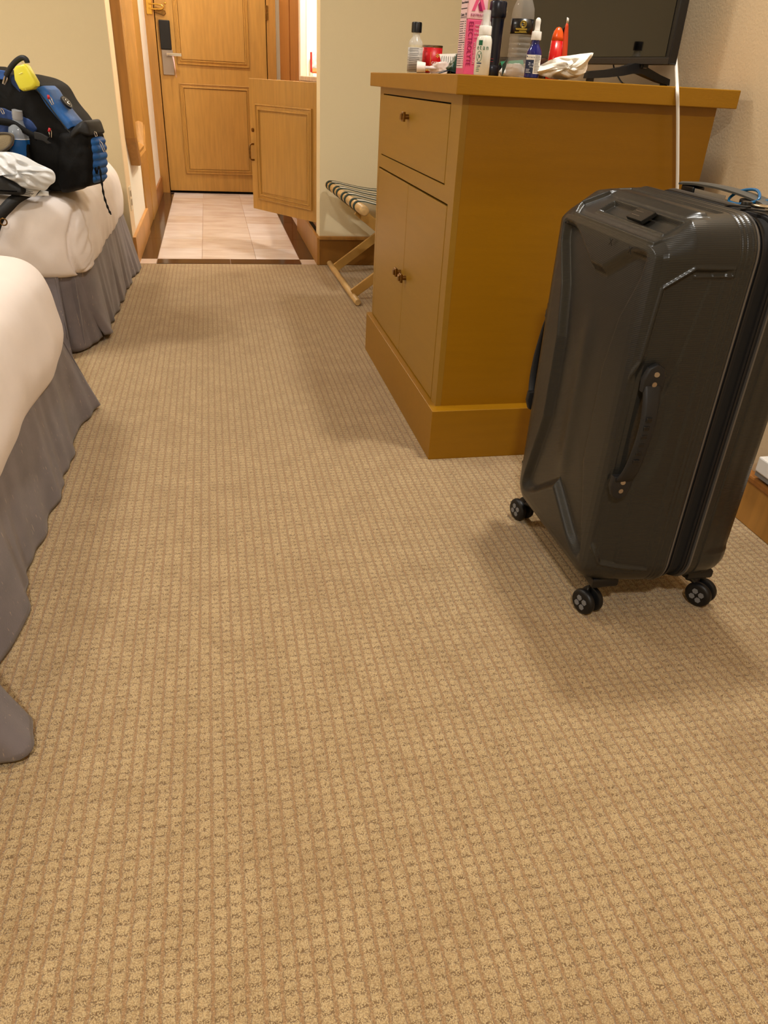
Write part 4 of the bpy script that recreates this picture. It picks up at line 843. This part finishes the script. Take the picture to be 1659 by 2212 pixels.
# dark red container, tubes
o = MB().lathe([(0, 0), (.026, 0), (.028, .004), (.028, .030), (.022, .040), (.010, .046), (0, .047)], (.845, 2.06, ZC), 28).build('dark_jar', mat('dark_wine_plastic', (44, 10, 12), .15, coat=.5), None, smooth='auto'); tag(o, 'low dark wine coloured round jar behind the blue dropper bottle', 'jar')
c = tuple([(0.8513,2.02,1.0014)][0][:2]); o = thing('sunscreen_bottle', 'red bottle with a tapered orange cap behind the crumpled tissue', 'bottle', (*c, ZC))
MB().lathe([(0, 0), (.0165, 0), (.018, .004), (.0175, .03), (.0152, .083)], (*c, ZC), 28, sx=1, sy=.7).build('body', mat('gloss_red', (196, 12, 18), .2, coat=.4), o, smooth=True)
MB().lathe([(.0153, .083), (.0142, .092), (.0115, .102), (.006, .110), (0, .112)], (*c, ZC), 28, sx=1, sy=.7).build('cap', mat('gloss_orange', (232, 84, 16), .25, coat=.4), o, smooth=True)
c = tuple([(0.8883,2.06,1.0032)][0][:2]); o = thing('cream_tube', 'upright orange and grey cream tube with a white crimped end', 'tube', (*c, ZC)); ta = math.radians(60)
def tb(w_, t_, z, k=16): return [(c[0] + w_ * math.cos(q) * math.cos(ta) - t_ * math.sin(q) * math.sin(ta), c[1] + w_ * math.cos(q) * math.sin(ta) + t_ * math.sin(q) * math.cos(ta), ZC + z) for q in np.linspace(0, 2 * math.pi, k + 1)[:-1]]
MB().loft([tb(.010, .010, 0), tb(.0105, .0105, .014)]).build('tube_cap', M['white_plastic'], o, smooth='auto')
MB().loft([tb(.011, .011, .014), tb(.017, .013, .03), tb(.019, .010, .07), tb(.020, .004, .115), tb(.020, .002, .122)]).build('tube_body', mat('tube_orange', (206, 72, 36), .35), o, smooth=True)
MB().loft([tb(.0205, .0015, .122), tb(.0205, .0012, .134)]).build('crimp', M['white_plastic'], o, smooth=True)
def tbp(u_, v_, z): return (c[0] + u_ * math.cos(ta) - v_ * math.sin(ta), c[1] + u_ * math.sin(ta) + v_ * math.cos(ta), ZC + z)
MB().loft([[tbp(-.0175, t_, z), tbp(.0175 * 0 + .014, t_, z)] for z, t_ in ((.03, .0135), (.07, .0108), (.114, .0050))], closed=False).build('back_label', mat('tube_grey', (96, 98, 108), .5, noise=.5, nscale=50, stretch=(1, 1, 8)), o)
# tissue
def tissue():
    rs = np.random.RandomState(11); nu, nv = 70, 60
    pts = [(0.7617,1.9,0.9951),(0.7917,1.9,1.0171),(0.8192,1.9,1.0259),(0.8592,1.9,1.0316),(0.9015,1.9,1.0385),(0.8909,1.9,1.0033),(0.8742,1.9,0.9854),(0.8397,1.9,0.9791),(0.7982,1.9,0.98),(0.7676,1.9,0.9879)]
    def f(u, v):
        a = u * 2 * math.pi; k = v
        # spiral crumple: outline given by angle, height by ridges
        P2 = np.array([(p[0], p[2]) for p in pts]); n = len(P2); t = u * n; i = int(t) % n; w_ = t - int(t); e_ = P2[i] * (1 - w_) + P2[(i + 1) % n] * w_
        c2 = P2.mean(0); q = c2 + (e_ - c2) * k
        dp = (1 - k ** 2.4) * .030 + .010 * k * math.sin(a * 7 + 3 * k) * (1 - .3 * k) + .005 * math.sin(k * 11 + a * 3) + .0022 * math.sin(a * 17 + k * 19)
        return (q[0], 1.915 - dp, q[1] + .003 * math.sin(a * 9 + k * 12) * (1 - k))
    mb = MB(); 
    rings = [[f(j / 72, max(k / 26, .001)) for j in range(72)] for k in range(27)]
    mb.loft(rings, True, False)
    rings = [[(p[0], p[1] + .001 + (1 - (k / 8)) * .05 * 0 + .03 * math.sin(math.pi * k / 8 * .5) , p[2]) for p in [f(j / 72, 1 - .12 * k) for j in range(72)]] for k in range(9)]
    mb.loft(rings, False, True)
    return mb.build('tissue', mat('tissue_white', (240, 232, 220), .85, bump=.4, bscale=120), None, smooth=True)
o = tissue(); tag(o, 'crumpled white paper tissue at the edge of the mustard cabinet top', 'tissue')
# ================================================================= BACKPACK on the far bed
A0 = (-.52, 2.95); ba = math.radians(18); BT = (math.cos(ba), -math.sin(ba)); BN = (math.sin(ba), math.cos(ba)); ZB_ = .563
def bw(u, v, z): return (A0[0] + u * BT[0] + v * BN[0], A0[1] + u * BT[1] + v * BN[1], z)
bk = thing('backpack', 'black and blue backpack standing on the far bed', 'backpack', (-.55, 3.05, ZB_))
NY = mat('black_nylon', (8, 8, 9), .7, noise=.25, nscale=30, bump=.35, bscale=140, spec=.25); NC = mat('charcoal_nylon', (24, 24, 25), .6, noise=.2, nscale=20, bump=.3, bscale=140)
BB = mat('blue_nylon', (26, 96, 170), .55, noise=.15, nscale=24, bump=.3, bscale=200); BD = mat('deep_blue_nylon', (24, 56, 112), .6, noise=.2, nscale=20)
def bag_part(nm, pts, v0, v1, ro, m, par=bk, wob=.004, floor_=True):
    P = np.array([(p[0], max(p[2], ZB_) if floor_ else p[2]) for p in smoothpath([(a, 0, b) for a, b in pts], 9, closed=True)])
    keep = [i for i in range(len(P)) if np.linalg.norm(P[i] - P[i - 1]) > 1e-5]; P = P[keep]; c_ = P.mean(0); rings = []; dep = min(ro, .45 * (v1 - v0))
    def ins(d): return np.array([p - (p - c_) / np.linalg.norm(p - c_) * min(d, np.linalg.norm(p - c_) * .5) for p in P])
    for s_ in (.02, .2, .4, .6, .8): Q = ins(ro); rings.append([bw(*q) for q in [((c_ + (p - c_) * s_)[0], v0 - dep * .25 * (1 - s_ * s_), (c_ + (p - c_) * s_)[1]) for p in Q]])
    for q_ in np.linspace(0, math.pi / 2, 6): Q = ins(ro * (1 - math.sin(q_))); rings.append([bw(p[0], v0 + dep * (1 - math.cos(q_)), p[1]) for p in Q])
    for q_ in np.linspace(math.pi / 2, 0, 6): Q = ins(ro * (1 - math.sin(q_))); rings.append([bw(p[0], v1 - dep * (1 - math.cos(q_)), p[1]) for p in Q])
    mb = MB(); mb.loft(rings)
    mb.v = [(x + wob * noise3((x, y, z), 18, 3), y + wob * (1.4 * noise3((x, y, z), 26, 6) + .5 * noise3((x, y, z), 60, 2)), z + (wob * .6 * noise3((x, y, z), 24, 8) if z > ZB_ + .01 else 0)) for x, y, z in mb.v]
    return mb.build(nm, m, par, smooth=True)
main = [(-0.2932,0.9009),(-0.1942,0.9148),(-0.1461,0.917),(-0.0997,0.9127),(-0.0617,0.9054),(-0.023,0.8863),(0.0045,0.8399),(0.0372,0.801),(0.0627,0.764),(0.0742,0.7368),(0.0697,0.6729),(0.0546,0.5845),(-0.1262,0.5541),(-0.3915,0.5195)]
bag_part('main_compartment', main, 0, .235, .03, NY)
low = [(0.0139,0.7341),(0.0589,0.7601),(0.0979,0.7718),(0.1177,0.7564),(0.1224,0.7261),(0.1181,0.6693),(0.1063,0.5961),(0.052,0.5795),(-0.008,0.5714)]
bag_part('front_pocket', low, -.01, .145, .022, NY)
flap_ = [(0.0654,0.7579),(0.0852,0.7795),(0.1063,0.7915),(0.1219,0.7896),(0.1312,0.7683),(0.1317,0.7518),(0.0994,0.7501),(0.0654,0.7399)]
bag_part('pocket_hood', flap_, -.014, .13, .018, NC)
def strip(nm, pts, v0, v1, th, m, par, bumps=0, n=60, nv=10):
    P = np.array(pts, float); d = np.r_[0, np.cumsum(np.linalg.norm(np.diff(P, axis=0), axis=1))]; rings = []
    for i in range(n):
        t = i / (n - 1) * d[-1]; q = [float(np.interp(t, d, P[:, k])) for k in (0, 1)]; q2 = [float(np.interp(min(t + .004, d[-1]), d, P[:, k])) for k in (0, 1)]; q1 = [float(np.interp(max(t - .004, 0), d, P[:, k])) for k in (0, 1)]
        tx_, tz_ = q2[0] - q1[0], q2[1] - q1[1]; L_ = math.hypot(tx_, tz_); nx_, nz_ = -tz_ / L_, tx_ / L_
        if nx_ < 0: nx_, nz_ = -nx_, -nz_
        e_ = th * min(1, (i / (n - 1)) * 9, (1 - i / (n - 1)) * 9) + (abs(math.sin(i / (n - 1) * math.pi * bumps)) * .006 if bumps else 0)
        rings.append([bw(q[0] + nx_ * (e_ - .02 * (abs(j / (nv - 1) * 2 - 1) ** 6)), v0 + (v1 - v0) * j / (nv - 1), q[1] + nz_ * (e_ - .02 * (abs(j / (nv - 1) * 2 - 1) ** 6))) for j in range(nv)])
    return MB().loft(rings, closed=False).build(nm, m, par, smooth=True, solid=.003)
bp1 = strip('blue_quilted_panel', [(0.1171,0.7419),(0.1197,0.7183),(0.1165,0.6684),(0.1052,0.5979)], .012, .135, .008, BB, bk, 6)
strip('blue_top_panel', [(-0.0198,0.8864),(0.0061,0.8399),(0.0388,0.8011),(0.0642,0.7723)], .002, .130, .006, BB, bk)
MB().tube([bw(p[0], -.004, p[1]) for p in smoothpath([(a, b, 0) for a, b in [(-0.0443,0.8905),(-0.0128,0.8577),(0.0201,0.8124),(0.0484,0.7742),(0.0723,0.7451)]], 5)], .0022, 8).build('piping', NC, bk, smooth=True)
# side blue pocket, black lower pocket
sp = [(-0.2656,0.8087),(-0.1663,0.8178),(-0.1355,0.8113),(-0.0752,0.7912),(-0.0506,0.7692),(-0.0539,0.7524),(-0.1213,0.7264),(-0.2918,0.7029)]
bag_part('side_blue_pocket', sp, -.010, .03, .008, BD)
s2 = [(-0.2895,0.6922),(-0.1869,0.7064),(-0.1274,0.7153),(-0.0833,0.7149),(-0.0825,0.6867),(-0.1103,0.5833),(-0.329,0.5325)]
bag_part('side_mesh_pocket', s2, -.022, .03, .010, NY)
tb_ = [(-0.2398,0.923),(-0.1443,0.9249),(-0.1269,0.9179),(-0.131,0.8995),(-0.1664,0.8978),(-0.2463,0.8966)]
bag_part('blue_top_patch', tb_, -.006, .03, .004, mat('blue_soft', (52, 96, 172), .6), floor_=False)
tb2 = [(-0.1069,0.9084),(-0.0936,0.9117),(-0.0823,0.8755),(-0.0813,0.8649),(-0.0978,0.8774),(-0.1093,0.89)]
bag_part('blue_inner_patch', tb2, -.005, .02, .003, BD, floor_=False)
hs = [(-0.1197,0.9104),(-0.0987,0.9346),(-0.0758,0.9536),(-0.055,0.9634),(-0.0417,0.9602),(-0.0391,0.9501)]
MB().tube([bw(p[0], -.012, p[1]) for p in smoothpath([(a, b, 0) for a, b in hs], 6)], .008, 10).build('haul_loop', M['rubber'], bk, smooth=True)
for a, b in [(-0.0519,0.9519),(-0.0438,0.9535)]: MB().tube([bw(a, -.020, b - .003), bw(a, -.022, b + .003)], .0012, 6).build('loop_stud', M['chrome'], bk)
# webbing belt and buckle
bl = [(-0.2242,0.7803),(-0.1601,0.7782),(-0.113,0.7725),(-0.084,0.7576),(-0.0548,0.7426),(-0.0429,0.7377)]
rings = [[bw(p[0], -.030, p[1] - .011), bw(p[0], -.032, p[1]), bw(p[0], -.030, p[1] + .011)] for p in smoothpath([(a, b, 0) for a, b in bl], 5)]
MB().loft(rings, closed=False).build('compression_strap', NY, bk, smooth=True, solid=.003)
bu = [(-0.0422,0.7545),(-0.0219,0.7515),(-0.0071,0.7454),(0.0046,0.7391),(-0.0003,0.7306),(0.0109,0.7215),(-0.001,0.718),(-0.0155,0.727),(-0.0451,0.7323)]
MB().prism(bu, bw, -.040, -.030, .0025).build('buckle', NC, bk, smooth='auto')
# round patch, icon patch
pc = [(0.0503,0.8416)][0]
th_ = math.radians(-51)
def patch_pt(a, b, h=0): # on the sloping blue panel
    cu = [(0.0274,0.8396)][0]; tx_, tz_ = .62, -.78; nx_, nz_ = .78, .62
    return bw(cu[0] + tx_ * a + nx_ * (h + .004), .075 + b, cu[1] + tz_ * a + nz_ * (h + .004))
rp = MB().loft([[patch_pt(.022 * math.cos(t), .022 * math.sin(t), h) for t in np.linspace(0, 2 * math.pi, 25)[:-1]] for h in (-.006, .001)]).build('round_patch', M['rubber'], bk)
MB().tube([patch_pt(.017 * math.cos(t), .017 * math.sin(t), .0012) for t in np.linspace(0, 2 * math.pi, 25)[:-1]], .0006, 6, closed=True).build('patch_ring', M['steel'], rp)
MB().tube([patch_pt(p[0], p[1], .0014) for p in smoothpath([(-.010, .004, 0), (-.004, -.005, 0), (.0, .006, 0), (.004, -.006, 0), (.010, .003, 0)], 4)], .0011, 6).build('patch_monogram', M['chrome'], rp)
ip = [(-0.1296,0.7117),(-0.1067,0.7116),(-0.111,0.6916),(-0.1339,0.6917)]
MB().prism(ip, bw, -.0265, -.022).build('bottle_icon_patch', M['paper'], bk)
cxi = sum(p[0] for p in ip) / 4; czi = sum(p[1] for p in ip) / 4
MB().prism([(cxi + (p[0] - cxi) * .82, czi + (p[1] - czi) * .82) for p in ip], bw, -.0272, -.0262).build('icon_ground', M['black'], bk)
MB().prism([(cxi + a * .0009, czi + b * .0009) for a, b in ((-3, -6), (3, -6), (3, 1), (1.4, 3), (1.4, 6), (-1.4, 6), (-1.4, 3), (-3, 1))], bw, -.028, -.0271).build('icon_bottle', M['paper'], bk)
# zipper pulls
RP = mat('red_pull', (190, 30, 40), .4)
def pull(p0, p1, v, m, r=.0016, red=None):
    a = Vector(bw(p0[0], v, p0[1])); b = Vector(bw(p1[0], v - .002, p1[1])); mid = (a + b) / 2; sd_ = (b - a).cross(Vector((0, 1, 0))).normalized() * .004
    mb = MB(); mb.tube([a, a.lerp(b, .3) + sd_, b + sd_ * .8, b - sd_ * .8, a.lerp(b, .3) - sd_], r, 6, closed=True); z_ = mb.build('zipper_pull', m, bk, smooth=True)
    if red: MB().tube([a + Vector((0, -.003, .002)), a.lerp(b, .35) + Vector((-.004, -.004, 0))], .004, 8).build('red_tab', RP, z_, smooth=True)
q = [(0.0147,0.8605),(0.0258,0.8358),(0.006,0.7643),(0.0029,0.7392),(-0.1556,0.8159),(-0.1495,0.7999),(-0.1148,0.9132),(-0.1302,0.8864),(0.1353,0.7602),(0.1412,0.7467),(0.144,0.7344),(0.158,0.7001)]
pull(q[0], q[1], -.012, M['chrome'], red=1); pull(q[2], q[3], -.020, M['chrome'], red=1); pull(q[4], q[5], -.016, M['chrome']); pull(q[6], q[7], -.014, M['steel'], .003); pull(q[8], q[9], .03, M['chrome']); pull(q[10], q[11], .04, M['steel'])
q = [(0.1063,0.7494),(0.1179,0.7186),(0.1149,0.678),(0.1211,0.6313),(0.1361,0.6529),(0.1374,0.6054),(0.1392,0.5602),(0.1473,0.5223),(0.1561,0.4995)]
cp = smoothpath([(a, 0, b) for a, b in q], 6)
MB().tube([bw(p[0] + .004, .055 - .035 * min(1, i / 20), p[2]) for i, p in enumerate(cp)], [.0032 + .0012 * math.sin(i * 1.7) for i in range(len(cp))], 7).build('hanging_cord', NY, bk, smooth=True)
# yellow case clipped to the top
yc_ = thing('yellow_case', 'bright yellow plastic case clipped to the backpack top', 'case', bw(0, -.03, .88))
yo = [(-0.0732,0.9278),(-0.0644,0.9397),(-0.0349,0.9474),(-0.0269,0.9414),(-0.0047,0.8976),(-0.0068,0.8871),(-0.0213,0.8773),(-0.054,0.8705),(-0.0654,0.8764),(-0.0756,0.902)]
MB().prism(yo, bw, -.048, -.012, .009).build('shell', mat('yellow_plastic', (226, 218, 62), .35), yc_, smooth='auto')
MB().tube([bw(p[0], -.046, p[1]) for p in smoothpath([(a, b, 0) for a, b in [(-0.0562,0.922),(-0.0566,0.9053),(-0.0479,0.8877),(-0.0411,0.8751)]], 4)], .0014, 6).build('seam', mat('yellow_light', (246, 236, 130), .35), yc_, smooth=True)
MB().tube([bw(*((p[0], -.048, p[1]))) for p in [(-0.0543,0.9182),(-0.041,0.9227)]], .0012, 6).build('clip_line', mat('yellow_pale', (250, 242, 150), .35), yc_)
# water bottle in the side pocket
bo = thing('water_bottle', 'clear water bottle with blue label tucked in the backpack side pocket', 'bottle', bw(-.08, -.005, .70))
q = [(-0.1015,0.8132),(-0.1119,0.78),(-0.117,0.7411),(-0.12,0.6959)]
ax0 = Vector(bw(q[3][0], -.004, q[3][1])); ax1 = Vector(bw(q[0][0], -.016, q[0][1])); axd = (ax1 - ax0)
def bl_ring(t): return ax0 + axd * t
MB().tube([bl_ring(t) for t in (-.3, 0, .42, .55, .68, .78, .80)], [.033, .034, .034, .031, .020, .0155, .0155], 22).build('bottle_body', thin('bottle_grey', (190, 200, 210), .45, .08), bo, smooth='auto')
MB().tube([bl_ring(t) for t in (.78, .82, .86, .9, .94, 1.0)], [.0165, .0172, .0165, .0172, .0165, .016], 20).build('cap', thin('cap_grey', (170, 170, 172), .8, .3), bo, smooth='auto')
MB().tube([bl_ring(t) for t in (-.2, .30)], [.0345, .0345], 26).build('label', mat('bottle_blue', (20, 84, 150), .35), bo, smooth='auto')
lr = bl_ring(.27); MB().tube([lr + Vector((.0348 * math.cos(t), .0348 * math.sin(t), 0)) for t in np.linspace(0, 2 * math.pi, 30)[:-1]], .0009, 6, closed=True).build('label_line', M['paper'], bo, smooth=True)
a_ = -2.25; MB().tube([lr + Vector((.0352 * math.cos(a_), .0352 * math.sin(a_), -.013)), lr + Vector((.0362 * math.cos(a_), .0362 * math.sin(a_), -.013))], .008, 16).build('label_seal', RP, bo)
# khaki cap hanging
kc = thing('khaki_cap', 'khaki mesh cap with dark rim hanging on the backpack side pocket', 'cap', bw(-.16, -.05, .66))
ko = [(-0.2093,0.7242),(-0.1569,0.7409),(-0.1266,0.7466),(-0.1124,0.7378),(-0.1212,0.7124),(-0.1413,0.6945),(-0.1697,0.6845),(-0.2194,0.6817)]
MB().prism([(p[0], p[2]) for p in smoothpath([(a, 0, b) for a, b in ko], 4, closed=True)], bw, -.058, -.034, .009).build('crown', mat('khaki_mesh', (150, 136, 108), .8, bump=.5, bscale=300), kc, smooth='auto')
MB().tube([bw(p[0], -.056, p[1]) for p in smoothpath([(a, b, 0) for a, b in [(-0.1865,0.7369),(-0.1494,0.7444),(-0.1175,0.7433),(-0.1107,0.7299),(-0.1287,0.7068),(-0.1654,0.688),(-0.199,0.6833)]], 5)], .004, 8).build('rim', mat('khaki_dark', (84, 76, 66), .7), kc, smooth=True)
# white plastic bag in front
def pbag():
    out = [(-0.227,0.6842),(-0.1447,0.6916),(-0.0996,0.6927),(-0.0582,0.6839),(-0.0187,0.6653),(0.0142,0.6532),(0.0304,0.6457),(0.0375,0.632),(0.0322,0.6118),(0.0136,0.5992),(-0.0075,0.5821),(-0.0383,0.5831),(-0.087,0.5845),(-0.124,0.6025),(-0.1549,0.6178),(-0.194,0.6184),(-0.2445,0.6126)]
    P2 = np.array([(p[0], p[2]) for p in smoothpath([(a, 0, b) for a, b in out], 6, closed=True)]); c2 = P2.mean(0); mb = MB(); rings = []
    for k in range(30):
        s = k / 29; r_ = []
        for i, p in enumerate(P2):
            a = 2 * math.pi * i / len(P2); q = c2 + (p - c2) * (1 - s); dz = .045 * (1 - (1 - s) ** 2.2) + .010 * math.sin(a * 6 + s * 9) * (1 - s) * s * 4 + .007 * math.sin(q[0] * 130 + q[1] * 210) * min(1, s * 5)
            r_.append(bw(q[0], -.095 - dz * .8, max(q[1], ZB_ + .002)))
        rings.append(r_)
    mb.loft(rings, False, True); rings = []
    for k in range(6):
        s = k / 5; rings.append([bw((c2 + (p - c2) * (1 - s * .96))[0], -.095 + .028 * s, max((c2 + (p - c2) * (1 - s * .96))[1], ZB_ + .002)) for p in P2])
    mb.loft(rings, False, True)
    return mb.build('plastic_bag', M['bagfilm'], None, smooth=True)
o = pbag(); tag(o, 'crumpled white plastic bag lying against the backpack on the far bed', 'plastic bag')
# small black bag under it with strap, ring and care label
sb = thing('shoulder_bag', 'small black bag under the plastic bag with a strap over the bed edge', 'bag', bw(-.2, -.1, ZB_))
so = [(-0.2997,0.6041),(-0.1979,0.6201),(-0.1411,0.6206),(-0.1045,0.6029),(-0.0786,0.5873),(-0.0796,0.567),(-0.1305,0.5581),(-0.3206,0.5229)]
P = [(a, max(b, ZB_)) for a, b in so]
MB().prism([(p[0], max(p[2], ZB_)) for p in smoothpath([(a, 0, b) for a, b in P], 5, closed=True)], bw, -.13, -.06, .015).build('pouch', NC, sb, smooth='auto')
sp_ = [(-0.6546,2.865,0.5527),(-0.6856,2.865,0.5273),(-0.7221,2.865,0.49),(-0.7572,2.865,0.4176)]; rg = [(-0.7029,2.85,0.4823)][0]
st_ = smoothpath([(-.57, 3.0, .575), (-.60, 2.93, .575), (sp_[0][0], 2.885, sp_[0][2]), (sp_[1][0], 2.868, sp_[1][2]), (sp_[2][0], 2.858, sp_[2][2]), (sp_[3][0], 2.855, sp_[3][2])], 6)
MB().loft([[(p[0] - .017, p[1] - .004, p[2] + .008), (p[0], p[1] - .008, p[2] + .002), (p[0] + .017, p[1] - .004, p[2] - .009)] for p in st_], closed=False).build('shoulder_strap', NC, sb, smooth=True, solid=.003)
MB().tube([(rg[0] + .011 * math.cos(t), 2.846, rg[2] + .011 * math.sin(t)) for t in np.linspace(0, 2 * math.pi, 21)[:-1]], .0022, 8, closed=True).build('ring_buckle', M['brass'], sb, smooth=True)
lq = [(-0.6402,2.86,0.5624),(-0.6277,2.86,0.5828),(-0.6153,2.86,0.5873),(-0.5724,2.86,0.584),(-0.5862,2.86,0.5722),(-0.5944,2.86,0.559)]
LB = MB(); LB.loft([[(lq[0][0], 2.868, lq[0][2] + .002), (lq[5][0], 2.868, lq[5][2] + .001)], [(lq[1][0], 2.885, lq[1][2] + .001), (lq[4][0] + .002, 2.885, lq[4][2] + .001)], [(lq[2][0], 2.90, lq[2][2]), (lq[3][0], 2.90, lq[3][2] - .001)]], closed=False)
cl = LB.build('care_label', M['paper'], sb, smooth=True, solid=.0008); 
mb = MB()
for k in range(6):
    t = .12 + .14 * k
    A_ = Vector((lq[0][0], 2.866, lq[0][2] + .0022)).lerp(Vector((lq[1][0], 2.882, lq[1][2] + .0022)), t); B_ = Vector((lq[5][0], 2.866, lq[5][2] + .0022)).lerp(Vector((lq[4][0], 2.882, lq[4][2] + .0022)), t)
    mb.tube([A_.lerp(B_, .12), A_.lerp(B_, .85 - .25 * random.random())], .0006, 4)
mb.build('small_print', M['ink'], cl)
MB().loft([[(lq[4][0] - .004, 2.88, .5625), (lq[4][0] + .034, 2.885, .5625)], [(lq[3][0] - .004, 2.90, .578), (lq[3][0] + .018, 2.905, .573)]], closed=False).build('folded_label', M['paper'], cl, smooth=True, solid=.0008)
# right edge: white power strip box on the wall above the baseboard
pw = thing('cable_box', 'white plastic cable box on the right wall behind the suitcase', 'cable box', (XR, 1.25, .14))
box('cable_box_body', (XR - .035, XR - .001, 1.05, 1.42, .155, .195), M['white_plastic'], pw, bevel=.004)
box('cable_box_base', (XR - .030, XR - .001, 1.05, 1.42, .142, .155), mat('box_grey', (130, 128, 126), .5), pw)
